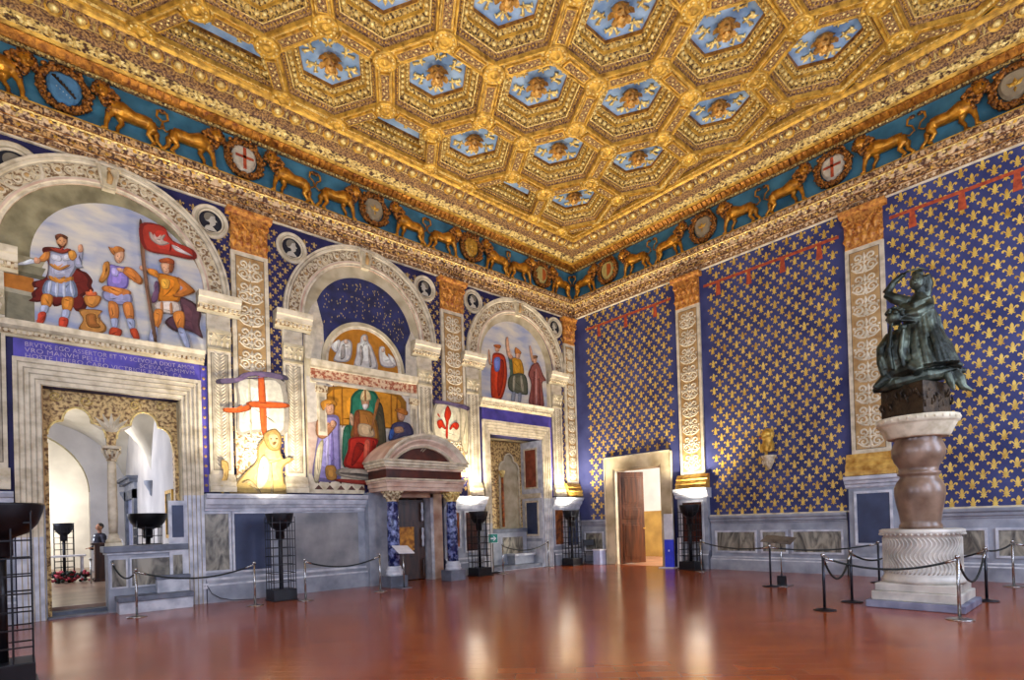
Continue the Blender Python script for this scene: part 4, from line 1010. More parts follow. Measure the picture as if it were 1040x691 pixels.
# ---- portrait roundels
def roundel(u, v, r, label, flip=1):
    t = thing('portrait_roundel', label, 'roundel', (u, 0, v - r), 'painted profile roundels between the arches')
    mb = MB(Lw); c = (u, v)
    mb.arcprof(c, [(r * .62, .004), (r * .62, .03), (r * .70, .05), (r * .74, .03), (r * .78, .03), (r * .86, .055), (r * .94, .06), (r, .03), (r, 0)], [CREAM2, CREAM2, GREYM, CREAM, CREAM2, CREAM2, CREAM2, GREYM], 0, 2 * PI, 36); mb.build('frame', t, recalc=False)
    mb = MB(Lw); mb.face([(u + r * .64 * math.cos(a * PI / 16), v + r * .64 * math.sin(a * PI / 16), .008) for a in range(32)], paint('2c2c34')); mb.build('field', t, recalc=False)
    mb = MB(Lw)
    H = [(-.30, -.5), (-.22, -.28), (-.05, -.2), (-.06, -.05), (-.24, .0), (-.33, .18), (-.28, .38), (-.08, .5), (.14, .46), (.24, .32), (.24, .2), (.34, .06), (.25, .02), (.26, -.1), (.16, -.2), (.10, -.24), (.2, -.36), (.3, -.5)]
    pts = smooth_closed([(u + flip * x * r * 1.05, v + y * r * 1.05) for x, y in H], 3)
    mb.face([(a, b_, .018) for a, b_ in pts], paint('cfc8b4'))
    pts = smooth_closed([(u + flip * x * r * 1.05, v + y * r * 1.05) for x, y in ((-.24, .02), (-.33, .18), (-.28, .38), (-.08, .5), (.14, .46), (.2, .36), (.02, .3), (-.08, .1))], 3)
    mb.face([(a, b_, .022) for a, b_ in pts], paint('8a8270'))
    mb.build('profile_head', t, recalc=False)
roundel(-15.75, 8.62, .46, 'profile roundel cut by the left edge, left of the soldiers arch')
roundel(-12.20 - .2, 8.72, .385, 'profile roundel right of the soldiers arch', 1)
roundel(-10.56, 8.68, .385, 'profile roundel between the scrolled pilaster and the middle arch')
roundel(-6.63, 8.68, .385, 'profile roundel just right of the middle arch', -1)
roundel(-4.81, 8.74, .385, 'profile roundel left of the arch nearest the corner', -1)
roundel(-1.03, 8.70, .385, 'profile roundel beside the corner pilaster', -1)

# ---- inscribed ledge and frames of the two side portals
def text_part(body, size, u, v, w, mt, name, parent, width=None, align='LEFT'):
    cu = bpy.data.curves.new(name, 'FONT'); cu.body = body; cu.size = size; cu.extrude = .002; cu.align_x = align; cu.space_character = 1.05
    o = bpy.data.objects.new(name, cu); COL.objects.link(o)
    dg = bpy.context.evaluated_depsgraph_get(); dg.update()
    me = bpy.data.meshes.new_from_object(o.evaluated_get(dg)); bpy.data.objects.remove(o)
    xs_ = [q.co.x for q in me.vertices]
    sx = width / (max(xs_) - min(xs_)) if width else 1
    r = root_loc(parent)
    for q in me.vertices:
        x, y, z = q.co; P = Lw(u + x * sx, v + y, w + z); q.co = (P[0] - r.x, P[1] - r.y, P[2] - r.z)
    me.materials.clear(); me.materials.append(mt)
    o = bpy.data.objects.new(name, me); COL.objects.link(o); o.parent = parent
    return o
LETTER = mat('faded_letter_gold', '8c7ca4', 'b8a8b4', rough=.7, scale=9)
PURPLE = mat('purple_band', '3c3480', '5c50b0', rough=.65, scale=2.2, detail=9)
def portal(u0, u1, o0, o1, ztop, label, zb0, zb1, ledge_u, left_w, right_w, z_open=4.52):
    t = thing('portal_frame', label, 'door frame', (o0, 0, 0))
    mb = MB(Lw); mb.mould(ledge_u[0], ledge_u[1], [(5.37, .012), (5.37, .05), (5.42, .07), (5.42, .10), (5.50, .12), (5.50, .15), (5.56, .18), (5.64, .22), (5.66, .22), (5.66, .012)], [GREYM, CREAM, CREAM, CREAM_ORN, CREAM2, GREYM, CREAM2, CREAM2, CREAM2])
    n = int((ledge_u[1] - ledge_u[0]) / .085)
    for k in range(n): mb.box(ledge_u[0] + .03 + k * .085, ledge_u[0] + .075 + k * .085, 5.43, 5.49, .10, .14, CREAM2)
    mb.build('ledge', t, recalc=False)
    mb = MB(Lw); mb.box(u0 + .02, u1, zb0, 5.37, 0, .012, PURPLE); mb.build('inscription_band', t)
    # nested mouldings round the opening
    mb = MB(Lw); hh = zb0 - ztop
    n = 5
    for k in range(n):
        f0, f1 = k / n, (k + 1) / n
        w0 = .10 - .016 * k
        a0, a1 = u0 + (o0 - u0) * f0, u0 + (o0 - u0) * f1
        b0, b1 = u1 + (o1 - u1) * f0, u1 + (o1 - u1) * f1
        c0, c1 = zb0 - hh * f0, zb0 - hh * f1
        mt = CREAM2; z00 = 0.0
        mb.box(a0, a1, 1.6, c0, 0, w0, mt); mb.box(a0, a1, 0, 1.6, 0, w0, STONE_LT)
        mb.box(b1, b0, 2.42, c0, 0, w0, mt); mb.box(b1, b0, 0, 2.42, 0, w0, STONE_LT)
        mb.box(a1, b1, c1, c0, 0, w0, mt)
        g = .018
        mb.box(a1 - g, a1, z00, c1 + g, w0, w0 + .003, GREYM); mb.box(b1, b1 + g, z00, c1 + g, w0, w0 + .003, GREYM); mb.box(a1 - g, b1 + g, c1, c1 + g, w0, w0 + .003, GREYM)
    mb.build('architrave', t)
    return t
t1 = portal(-15.84, -12.70, -15.43, -13.10, 4.52, 'cream stepped door frame with purple inscription band under the soldiers fresco', 5.00, 4.5, (-16.05, -12.62), .4, .4)
text_part('BRVTVS EGO ASSERTOR ET TV SCEVOLA DIXIT AMOR', .125, -15.66, 5.235, .013, LETTER, 'inscription', t1, 2.85)
text_part('VRO MANVM PELLIT              SCEVA CAMMVM', .125, -15.66, 5.125, .013, LETTER, 'inscription', t1, 2.85)
text_part('HOSTE LIBERO CARO VICTRICIS ROMA  CA', .125, -15.66, 5.015, .013, LETTER, 'inscription', t1, 2.6)
t3 = portal(-4.58, -1.52, -4.28, -1.87, 4.52, 'cream stepped door frame with purple band nearest the corner', 4.97, 4.5, (-4.68, -1.38), .3, .35)
# purple strip with gold flowers right of the first portal
mb = MB(Lw); mb.box(-12.69, -12.56, 2.5, 5.36, 0, .01, PURPLE)
for k in range(13):
    mb.dome((-12.625, 2.65 + k * .22, .01), .035, OCHRE, 7, 2, h=.01)
mb.build('trim_8', kind='structure', recalc=False)
mb = MB(Lw); mb.box(-1.50, -1.36, 2.5, 5.36, 0, .01, PURPLE); mb.build('trim_9', kind='structure', recalc=False)

# ================================================================ DADO OF BOTH WALLS
def dado_run(name, T, u0, u1, H, panels, near=False, proj=.10, mouldm=STONE, base=.55):
    """stone dado: plinth, panels, top moulding. panels: (ua, ub, va, vb, material)"""
    mb = MB(T)
    mb.box(u0, u1, 0, H - .05, 0, .05, STONE)
    mb.mould(u0, u1, [(0, .0), (0, .16), (.38 if H > 2 else .30, .16), (.42 if H > 2 else .33, .13), (.46 if H > 2 else .35, .13), (.50 if H > 2 else .37, .09), (base if H > 2 else .40, .05)], [STONE_DK, STONE, STONE_LT, STONE, STONE, STONE_LT])
    q = H - (.42 if H > 2 else .24)
    mb.mould(u0, u1, [(q, .05), (q + .04, .08), (q + .05, .08), (q + .10, .09), (q + .11, .13), (q + .17, .15), (q + .18, .19), (H - .12, .22), (H - .1, .27), (H - .03, .30), (H, .30), (H, .0)] if H > 2 else [(q, .05), (q + .03, .07), (q + .05, .07), (q + .08, .11), (q + .14, .12), (q + .17, .16), (H - .02, .17), (H, .17), (H, .0)], STONE_LT if H > 2 else STONE)
    for (a, b, c, d, m) in panels:
        mb.box(a, b, c, d, .05, .058, m)
        for (p, r, s, t_) in ((a - .05, a, c - .05, d + .05), (b, b + .05, c - .05, d + .05), (a, b, d, d + .05), (a, b, c - .05, c)):
            mb.box(p, r, s, t_, .05, .085, STONE_LT)
    return mb.build(name, kind='structure', origin=(0, 0, 0), recalc=False)
dado_run('baseboard_left', Lw, -12.69, -8.80, 2.45, [(-12.75, -12.2, .72, 2.0, MARBLE), (-12.08, -11.27, .68, 2.0, SLATE)])
WORN = mat('worn_grey_plaster', '6a6c70', '9c9a98', rough=.7, scale=1.1, detail=12, lo=.35, hi=.6)
mb = MB(Lw); mb.box(-11.05, -9.0, .60, 2.0, .05, .056, WORN); mb.build('trim_10', kind='structure')
dado_run('baseboard_left', Lw, -6.2, -4.62, 2.45, [(-6.05, -5.65, .9, 1.95, MARBLE_RED), (-5.4, -4.95, .75, 1.95, REDMARBLE)])
dado_run('baseboard_left', Lw, -1.50, -.02, 2.45, [(-1.38, -.95, .75, 2.0, MARBLE_RED), (-.75, -.15, .68, 1.95, SLATE)])
dado_run('baseboard_left', Lw, -18.2, -15.86, 2.45, [(-16.6, -16.1, .7, 2.0, MARBLE)])
# right wall: low dado between taller pilaster pedestals
dado_run('baseboard_right', Rw, -1.34, -.10, 1.60, [(-1.15, -.35, .50, 1.12, MARBLE)])
dado_run('baseboard_right', Rw, -9.08, -5.36, 1.60, [(-6.70, -5.55, .56, 1.11, MARBLE), (-7.55, -6.92, .56, 1.11, MARBLE), (-8.93, -7.75, .56, 1.11, MARBLE)])
dado_run('baseboard_right', Rw, -17.0, -10.30, 1.60, [(-11.75, -10.55, .56, 1.11, MARBLE), (-12.7, -11.98, .56, 1.11, MARBLE), (-14.2, -12.95, .56, 1.11, MARBLE)])
for n, (a, b) in enumerate(((-5.32, -4.30), (-10.22, -9.16))):
    mb = MB(Rw); mb.box(a, b, 0, 2.3, 0, .16, STONE)
    mb.mould(a - .02, b + .02, [(0, .0), (0, .24), (.42, .24), (.46, .20), (.50, .2), (.56, .16)], [STONE_DK, STONE, STONE_LT, STONE, STONE])
    mb.mould(a - .06, b + .06, [(2.18, .16), (2.22, .20), (2.28, .21), (2.30, .26), (2.36, .28), (2.40, .33), (2.48, .34), (2.48, .0)], STONE_LT)
    mb.box(a + .18, b - .18, .82, 2.05, .16, .168, SLATE if n else REDMARBLE)
    for (p, r, s, t_) in ((a + .12, a + .18, .76, 2.11), (b - .18, b - .12, .76, 2.11), (a + .18, b - .18, 2.05, 2.11), (a + .18, b - .18, .76, .82)): mb.box(p, r, s, t_, .16, .19, STONE_LT)
    mb.build('baseboard_right', kind='structure', origin=(0, 0, 0), recalc=False)
mb = MB(Rw); mb.box(YB, -10.2, 1.6, 1.64, 0, .02, CREAM2); mb.box(-9.16, -5.32, 1.6, 1.64, 0, .02, CREAM2); mb.build('trim_11', kind='structure')

# ================================================================ FIRST PORTAL: two-light tracery, parapet, steps
t = thing('tracery_window', 'gilded double-arched tracery on a slim cream column in the left opening', 'archway', (-14.3, .3, 1.35))
def arch_pts(c, hw, zs, n=10):                      # trefoil arch outline from left springing to right springing
    P = []
    for k in range(n + 1): a = PI - (PI * .5) * k / n; P.append((c - hw * .52 + hw * .48 * math.cos(a), zs + hw * .62 * math.sin(a)))
    for k in range(n + 1): a = PI - PI * k / n; P.append((c + hw * .50 * math.cos(a), zs + hw * .62 + hw * .62 * math.sin(a)))
    for k in range(n + 1): a = PI / 2 - (PI * .5) * k / n; P.append((c + hw * .52 + hw * .48 * math.cos(a), zs + hw * .62 * math.sin(a)))
    return P
w0, w1 = -.42, -.30
LT = lambda u, v, w=0: (u, -w, v)
TRAC = mat('gilt_tracery_leafwork', '6c4a22', 'd0b070', rough=.5, metal=.15, scale=15, detail=5, lo=.40, hi=.56, bump=.8, bdist=.03)
mb = MB(Lw); ZT = 4.56
aL = arch_pts(-14.88, .47, 3.62); aR = arch_pts(-13.73, .50, 3.62)
outline = [(-15.43, ZT), (-15.43, 3.4)] + [(-15.35, 3.4)] + aL + [(-14.40, 3.45), (-14.25, 3.45)] + aR + [(-13.2, 3.4), (-13.10, 3.4), (-13.10, ZT)]
mb.prism(outline, w0, w1, TRAC, back=True, mside=CREAM)
for A in (aL, aR): mb.tube([(u, v, w1 + .005) for u, v in A], .022, GOLD_PALE, 5)
for an in [PI / 2 + x * .38 for x in (-3, -2, -1, 0, 1, 2, 3)]: leaf(mb, (-14.31, 3.75), an, .42, .10, w1 + .002, CREAM2, .03)
for s in (-1, 1):
    for q in ((-14.31 + s * .42, 4.36), (-14.31 + s * 0.9, 4.40)): ribbon(mb, spiral(q, .11, 1.4, 0, s, 14), .035, w1 + .002, GOLD_PALE, .02)
mb.build('tracery', t, recalc=False)
mb = MB(Lw); mb.box(-15.43, -15.34, 0, 3.45, -.45, -.22, TRAC); mb.box(-13.19, -13.10, 1.35, 3.45, -.45, -.22, TRAC); mb.build('side_post', t)
mb = MB(); mb.lathe([(.075, 1.62), (.088, 2.0), (.085, 2.6), (.072, 3.16)], (-14.32, .36, 0), CREAM2, 18); mb.build('column', t)
mb = MB(); mb.lathe([(.075, 3.14), (.10, 3.16), (.08, 3.19), (.09, 3.24), (.15, 3.38), (.12, 3.4)], (-14.32, .36, 0), CREAM_ORN, 16)
for k in range(8):
    a = 2 * PI * k / 8; mb.tube([(-14.32 + .08 * math.cos(a), .36 + .08 * math.sin(a), 3.2), (-14.32 + .12 * math.cos(a), .36 + .12 * math.sin(a), 3.3), (-14.32 + .17 * math.cos(a), .36 + .17 * math.sin(a), 3.36), (-14.32 + .16 * math.cos(a), .36 + .16 * math.sin(a), 3.31)], [.02, .025, .025, .01], CREAM2, 6)
mb.box(-14.48, -14.16, .20, .52, 3.40, 3.46, CREAM2); mb.build('capital', t)
mb = MB(); mb.box(-14.46, -14.18, .22, .50, 1.36, 1.43, CREAM2); mb.lathe([(.13, 1.43), (.14, 1.47), (.12, 1.50), (.09, 1.53), (.10, 1.57), (.075, 1.62)], (-14.32, .36, 0), CREAM2, 18); mb.build('base', t)

t = thing('parapet', 'grey stone parapet with veined marble panels and two steps under the tracery', 'parapet', (-13.8, .2, 0))
mb = MB(Lw); mb.box(-14.46, -13.10, 0, 1.18, -.55, .0, STONE)
mb.box(-14.49, -13.06, 1.18, 1.23, -.58, .03, STONE_LT); mb.box(-14.53, -13.02, 1.23, 1.36, -.62, .07, STONE_DK); mb.build('body', t, bevel=.01)
mb = MB(Lw)
for (a, c) in ((-14.40, -14.16), (-14.06, -13.38)):
    mb.box(a, c, .52, 1.08, .0, .006, MARBLE)
    for q in ((a - .03, a, .49, 1.11), (c, c + .03, .49, 1.11), (a, c, 1.08, 1.11), (a, c, .49, .52)): mb.box(*q, 0, .02, STONE_LT)
mb.build('marble_panel', t)
mb = MB(Lw); mb.box(-14.34, -13.05, 0, .24, 0, .50, STONE_LT); mb.box(-14.36, -13.03, .24, .34, 0, .54, STONE_DK); mb.build('lower_step', t, bevel=.008)
mb = MB(Lw); mb.box(-13.65, -13.05, .34, .62, 0, .22, STONE_LT); mb.box(-13.67, -13.03, .62, .70, 0, .25, STONE_DK); mb.build('upper_step', t, bevel=.008)
mb = MB(Lw); mb.box(-13.38, -13.02, .34, 2.3, 0, .045, STONE_LT); mb.box(-13.32, -13.14, .55, 1.12, .045, .05, MARBLE); mb.box(-13.32, -13.10, 1.5, 2.2, .045, .05, SLATE); mb.build('trim_12', kind='structure')
# threshold and jambs
mb = MB(Lw); mb.box(-15.43, -14.46, 0, .03, -.6, 0, STONE_DK); mb.build('trim_13', kind='structure')
mb = MB(Lw); mb.box(-15.43, -15.41, 0, 2.2, -.6, 0, STONE); mb.box(-1.89, -1.87, 0, 4.52, -.6, 0, STONE_LT); mb.box(-4.28, -4.26, 0, 4.52, -.6, 0, STONE_LT); mb.box(-15.43, -15.41, 2.2, 4.52, -.6, 0, OCHRE); mb.box(-13.12, -13.10, 1.36, 4.52, -.6, 0, CREAM); mb.build('trim_14', kind='structure')

# ================================================================ THIRD PORTAL: blind passage with splayed inlaid reveal
mb = MB(Lw)
mb.box(-4.4, -1.7, 0, 4.7, -1.25, -1.10, CREAM); mb.box(-4.45, -4.28, 0, 4.7, -1.2, -.55, CREAM); mb.box(-1.87, -1.7, 0, 4.7, -1.2, -.55, STONE_LT); mb.box(-4.45, -1.7, 4.52, 4.7, -1.2, -.55, CREAM)
mb.build('wall_niche', kind='structure')
t = thing('blind_archway', 'pointed blind arch with gilt spandrels inside the opening nearest the corner', 'archway', (-3.3, 1.0, 0))
mb = MB(Lw)
tr = [(-3.6, 4.5), (-3.6, 1.4), (-3.06, 1.4), (-3.06, 3.45)] + arch_pts(-2.58, .47, 3.5) + [(-2.10, 1.4), (-1.96, 1.4), (-1.96, 4.5)]
mb.prism(tr, -1.10, -1.02, TRAC, mside=CREAM2); mb.build('spandrel', t, recalc=False)
mb = MB(Lw); mb.tube([(u, v, -1.0) for u, v in [(-3.06, 1.4)] + arch_pts(-2.58, .47, 3.5) + [(-2.10, 1.4)]], .03, CREAM2, 6); mb.build('arch_moulding', t)
mb = MB(); mb.lathe([(.05, 1.45), (.055, 2.2), (.045, 3.2)], (-3.02, .88, 0), ORANGE_DK, 12); mb.lathe([(.05, 3.2), (.12, 3.4), (.1, 3.45)], (-3.02, .88, 0), GOLD_PALE, 12); mb.build('column', t)
t = thing('inlaid_reveal', 'side panel inlaid with red and slate marble in the opening nearest the corner', 'wall panel', (-1.92, .5, 0))
def Sp(u, v, w=0):                                   # splayed plane from (-2.85, 1.1) to (-1.88, .35)
    d = Vector((.06, -1.06)).normalized(); n = Vector((d.y, -d.x))
    return (-1.97 + d.x * u + n.x * w, 1.08 + d.y * u + n.y * w, v)
mb = MB(Sp); mb.box(0, 1.06, 0, 4.50, -.03, 0, STONE_LT); mb.box(.04, 1.02, 2.45, 2.62, 0, .06, CREAM2); mb.box(.04, 1.02, .9, 1.0, 0, .05, STONE); mb.build('panel_frame', t)
for (v0, v1, m_, lb) in ((2.85, 4.2, mat('red_inlay', '6c2c18', '944830', rough=.4, scale=4), 'red marble panel'), (1.15, 2.3, SLATE, 'slate panel')):
    mb = MB(Sp); mb.box(.28, .82, v0, v1, 0, .012, m_)
    for q in ((.22, .28, v0 - .06, v1 + .06), (.82, .88, v0 - .06, v1 + .06), (.28, .82, v1, v1 + .06), (.28, .82, v0 - .06, v0)): mb.box(*q, 0, .03, CREAM2)
    tag(mb.build('inlay_panel', t), lb)
t = thing('stone_bench', 'low grey stone seat with marble front inside the opening nearest the corner', 'bench', (-3.4, .6, 0))
mb = MB(Lw); mb.box(-4.26, -2.0, .0, .14, -1.0, -.02, STONE_DK); mb.build('platform', t, bevel=.01)
mb = MB(Lw); mb.box(-3.7, -2.05, .14, 1.25, -1.0, -.75, STONE); mb.box(-3.72, -2.05, 1.25, 1.38, -1.0, -.7, STONE_DK); mb.box(-3.2, -2.25, .5, 1.08, -.75, -.74, MARBLE); mb.build('back_panel', t)
mb = MB(Lw); mb.box(-3.0, -2.08, .14, .42, -.75, -.35, STONE); mb.box(-3.04, -2.05, .42, .5, -.75, -.30, STONE_LT); mb.build('seat', t, bevel=.01)

# ================================================================ MARBLE PORTAL WITH BLUE COLUMNS
t = thing('marble_portal', 'marble doorway with round pediment carried on two blue columns', 'doorway', (-7.55, -.6, 0))
P0, P1 = -8.72, -6.32; YF = 1.18
for s, uc in ((0, -8.46), (1, -6.57)):
    mb = MB(Lw); mb.box(uc - .25, uc + .25, 0, .30, .72, 1.22, STONE_DK); mb.build('plinth', t, bevel=.01)
    yc = -.97
    mb = MB(); mb.lathe([(.235, .30), (.235, .36), (.21, .38), (.22, .42), (.22, .46), (.18, .48), (.185, .52), (.16, .55)], (uc, yc, 0), STONE_LT, 24); mb.build('column_base', t)
    mb = MB(); mb.lathe([(.155, .55), (.162, 1.0), (.158, 1.6), (.14, 2.24)], (uc, yc, 0), BLUECOL, 24); tag(mb.build('column', t), 'mottled blue stone column')
    mb = MB(); cm = GOLD_PALE if s else CREAM_ORN
    mb.lathe([(.14, 2.24), (.17, 2.26), (.14, 2.28), (.15, 2.36), (.20, 2.46), (.17, 2.47)], (uc, yc, 0), cm, 18)
    for r_, (n, z) in enumerate(((8, 2.29), (8, 2.36))):
        for k in range(n):
            a = 2 * PI * (k + .5 * r_) / n; ca, sa = math.cos(a), math.sin(a)
            mb.tube([(uc + .14 * ca, yc + .14 * sa, z), (uc + .18 * ca, yc + .18 * sa, z + .08), (uc + .23 * ca, yc + .23 * sa, z + .11), (uc + .24 * ca, yc + .24 * sa, z + .07)], [.025, .032, .03, .012], cm, 6)
    mb.box(uc - .21, uc + .21, yc - .21, yc + .21, 2.47, 2.52, cm); mb.build('capital', t)
# wall piers, jambs
mb = MB(Lw); mb.box(-8.80, -8.0, 0, 2.52, 0, .28, STONE); mb.box(-6.72, -6.30, 0, 2.52, 0, .10, PINKSTONE); mb.box(-8.00, -7.88, 0, 2.52, -.15, .24, YELLOWST); mb.box(-6.80, -6.70, 0, 2.52, -.15, .24, STONE_LT); mb.box(-8.00, -6.70, 2.40, 2.52, -.15, .24, PINKSTONE)
mb.build('jamb', t)
def ubox(mb, o0, o1, z0, z1, wf, m): mb.box(o0, o1, z0, z1, .17, wf, m)
mb = MB(Lw)
ubox(mb, P0 - .0, P1 + .0, 2.52, 2.62, YF, PINKSTONE); ubox(mb, P0 - .03, P1 + .03, 2.62, 2.74, YF + .03, PINKSTONE); ubox(mb, P0 - .07, P1 + .07, 2.74, 2.80, YF + .07, PINKSTONE); ubox(mb, P0 - .1, P1 + .1, 2.80, 2.85, YF + .1, CREAM2)
mb.build('architrave', t, bevel=.01)
mb = MB(Lw); ubox(mb, P0, P1, 2.85, 3.08, YF - .02, REDMARBLE); mb.build('frieze', t)
mb = MB(Lw)
ubox(mb, P0 - .04, P1 + .04, 3.08, 3.14, YF + .03, PINKSTONE); ubox(mb, P0 - .10, P1 + .10, 3.14, 3.20, YF + .08, CREAM2); ubox(mb, P0 - .13, P1 + .13, 3.20, 3.28, YF + .13, CREAM2); ubox(mb, P0 - .17, P1 + .17, 3.28, 3.33, YF + .17, CREAM2)
mb.build('cornice', t, bevel=.012)
R_o = 1.60; cz = 4.06 - R_o; ang = math.acos((3.33 - cz) / R_o) if False else math.asin((3.33 - cz) / R_o)
mb = MB(Lw); c = (-7.54, cz)
mb.arcprof(c, [(1.24, .17), (1.24, YF - .02), (1.30, YF + .02), (1.34, YF + .02), (1.42, YF + .10), (1.46, YF + .10), (1.54, YF + .17), (R_o, YF + .17), (R_o, .17)], [PINKSTONE, CREAM2, PINKSTONE, PINKSTONE, PINKSTONE, CREAM2, CREAM2, PINKSTONE], ang, PI - ang, 36)
mb.build('arched_pediment', t, recalc=False)
mb = MB(Lw)
pts = [(c[0] + 1.40 * math.cos(ang + (PI - 2 * ang) * k / 24), c[1] + 1.40 * math.sin(ang + (PI - 2 * ang) * k / 24)) for k in range(25)]
mb.prism(pts, .18, YF - .10, REDMARBLE); tag(mb.build('tympanum', t, recalc=False), 'dark red marble tympanum')
mb = MB(Lw)
for q in ((-7.62, 3.62, -7.42, 3.80), (-7.56, 3.60, -7.38, 3.76)): mb.tube([(q[0], q[1], YF - .09), (q[2], q[3], YF - .09)], .01, CREAM2, 5)
mb.build('marble_vein', t)
# the carved door leaf standing ajar, and the vestibule behind it
def leafframe(h, ang_, T0=Lw):
    ca, sa = math.cos(ang_), math.sin(ang_)
    return lambda a, b, c_: T0(h[0] + a * ca - c_ * sa, b, h[1] - a * sa - c_ * ca)
mb = MB(Lw); mb.box(-8.5, -6.3, 0, 3.0, -2.3, -2.2, mat('vestibule_plaster', '7c6038', 'a88850', rough=.8)); mb.box(-8.6, -8.5, 0, 3, -2.3, -.6, CR_W); mb.box(-6.3, -6.2, 0, 3, -2.3, -.6, CR_W); mb.box(-8.6, -6.2, 3, 3.1, -2.3, -.6, CR_W); mb.box(-8.6, -6.2, -.1, 0, -2.3, -.0, FLOOR); mb.build('wall_vestibule', kind='structure')
T = leafframe((-6.82, -.10), PI - .20)
d = thing('door', 'dark walnut carved double door standing ajar between the blue columns', 'door', (-7.4, .42, 0))
mb = MB(T); mb.box(0, 1.0, .02, 2.36, -.03, .03, WOOD); lf = mb.build('door_leaf', d, bevel=.005)
for s in (-1, 1):
    for (v0, v1) in ((.12, .72), (.82, 1.62), (1.72, 2.28)):
        mb = MB(T); mb.box(.22, .92, v0, v1, .03 * s, .045 * s, WOOD); mb.box(.34, .80, v0 + .06, v1 - .06, .045 * s, .058 * s, GOLD_RED if v0 == .82 else WOOD); mb.build('carved_panel', lf, bevel=.004)
for hh in (.35, 1.25, 2.0):
    mb = MB(T); q = T(.12, hh, .10); mb = MB(); mb.lathe([(.02, -.28), (.04, -.24), (.025, -.1), (.05, 0), (.025, .1), (.04, .24), (.02, .28)], (q[0], q[1] - .06, hh), STONE_LT if hh > .5 else WOOD, 12); mb.build('baluster', d)
mb = MB(Lw); mb.box(-7.98, -7.86, .02, 2.36, -.52, -.46, WOOD); mb.box(-7.96, -7.88, .2, 1.1, -.46, -.44, WOOD); mb.box(-7.96, -7.88, 1.25, 2.2, -.46, -.44, WOOD); mb.build('fixed_leaf', d, bevel=.005)

# ================================================================ DOOR OF THE RIGHT WALL
t = thing('door_frame', 'pale stone door frame in the lily wall', 'door frame', (0, -2.7, 0))
mb = MB(Rw)
PST = mat('door_frame_stone', 'a08c68', 'd8c8a4', rough=.6, scale=1.5, detail=9)
mb.box(-4.07, D0, 0, 3.78, 0, .10, PST); mb.box(D1, -1.36, 0, 3.78, 0, .10, PST); mb.box(D0, D1, DH, 3.78, 0, .10, PST)
mb.box(D0 - .0, D0 + .06, 0, DH, -.5, .06, PST); mb.box(D1 - .06, D1, 0, DH, -.5, .06, PST); mb.box(D0, D1, DH - .05, DH, -.5, .06, PST)
mb.build('frame', t, bevel=.012)
mb = MB(Rw)
for (p, r, s, u) in ((-4.09, -4.05, 0, 3.80), (-1.38, -1.34, 0, 3.80), (-4.09, -1.34, 3.76, 3.80)): mb.box(p, r, s, u, .08, .12, CREAM2)
mb.build('outer_fillet', t)
def Dl(a, b, c_):                                   # the leaf, swung open into the next room
    h = Vector((.12, -1.80)); e = Vector((1.02, -2.22)); d_ = (e - h).normalized(); n_ = Vector((d_.y, -d_.x))
    return (h.x + d_.x * a + n_.x * c_, h.y + d_.y * a + n_.y * c_, b)
WOOD2 = mat('polished_brown_door', '3a1c0c', '6e3c1e', rough=.35, scale=1.6, stretch=(5, 5, .6), detail=6)
d = thing('door', 'polished brown panelled door leaf swung open in the lily wall', 'door', Dl(.45, 0, 0))
mb = MB(Dl); mb.box(0, .98, .02, DH - .08, -.03, .03, WOOD2); lf = mb.build('door_leaf', d, bevel=.006)
for s in (-1, 1):
    for (v0, v1) in ((.18, 1.45), (1.60, 2.0), (2.12, 3.10)):
        mb = MB(Dl); mb.box(.12, .86, v0, v1, .03 * s, .05 * s, WOOD2); mb.box(.20, .78, v0 + .08, v1 - .08, .05 * s, .066 * s, WOOD2); mb.build('raised_panel', lf, bevel=.006)
mb = MB(Dl)
for s in (-1, 1):
    mb.tube([(.92, 1.25, .03 * s), (.92, 1.25, .09 * s)], .015, GOLD, 8); mb.ball((.92, 1.25, .10 * s), .03, GOLD)
mb.build('door_knob', lf)
mb = MB(); mb.box(.42, .50, -3.68, -3.62, 0, DH - .05, WOOD2); d2 = tag(mb.build('door_jamb_post'), 'brown wooden post at the far edge of the open doorway', 'post')
# room beyond
YELW = mat('ochre_wall_paint', '9c7838', 'c8a050', rough=.75, scale=1.2, detail=9)
mb = MB(); mb.box(3.9, 4.0, -9, 2, 1.9, 4.6, WHITE); mb.box(3.9, 4.0, -9, 2, 0, 1.9, YELW)
mb.box(.5, 4, 0.4, .5, 0, 4.6, WHITE); mb.box(.5, 4, -9, -8.9, 0, 4.6, WHITE); mb.box(.5, 4, -9, .5, 4.5, 4.6, WHITE); mb.box(.5, .52, -9, -3.7, 0, 4.6, WHITE); mb.box(.5, .52, -1.7, .5, 0, 4.6, WHITE)
mb.build('wall_side_room', kind='structure')
mb = MB(); mb.box(0, 4, -9, .5, -.1, 0.0, mat('side_room_floor', '8a5a44', 'b08068', rough=.3, scale=2)); mb.build('floor_side_room', kind='structure')
t = thing('reading_stand', 'thin dark stand with a white top in the room behind the open door', 'stand', (2.6, -4.35, 0))
mb = MB(); mb.tube([(2.6, -4.35, .02), (2.6, -4.35, 1.2)], .02, BLACK, 8); mb.build('pole', t)
mb = MB(); mb.lathe([(.2, 0), (.2, .02), (.02, .03)], (2.6, -4.35, 0), BLACK, 20); mb.build('base', t)
mb = MB(); mb.box(2.42, 2.78, -4.6, -4.1, 1.2, 1.24, PAPER); mb.build('top_panel', t)

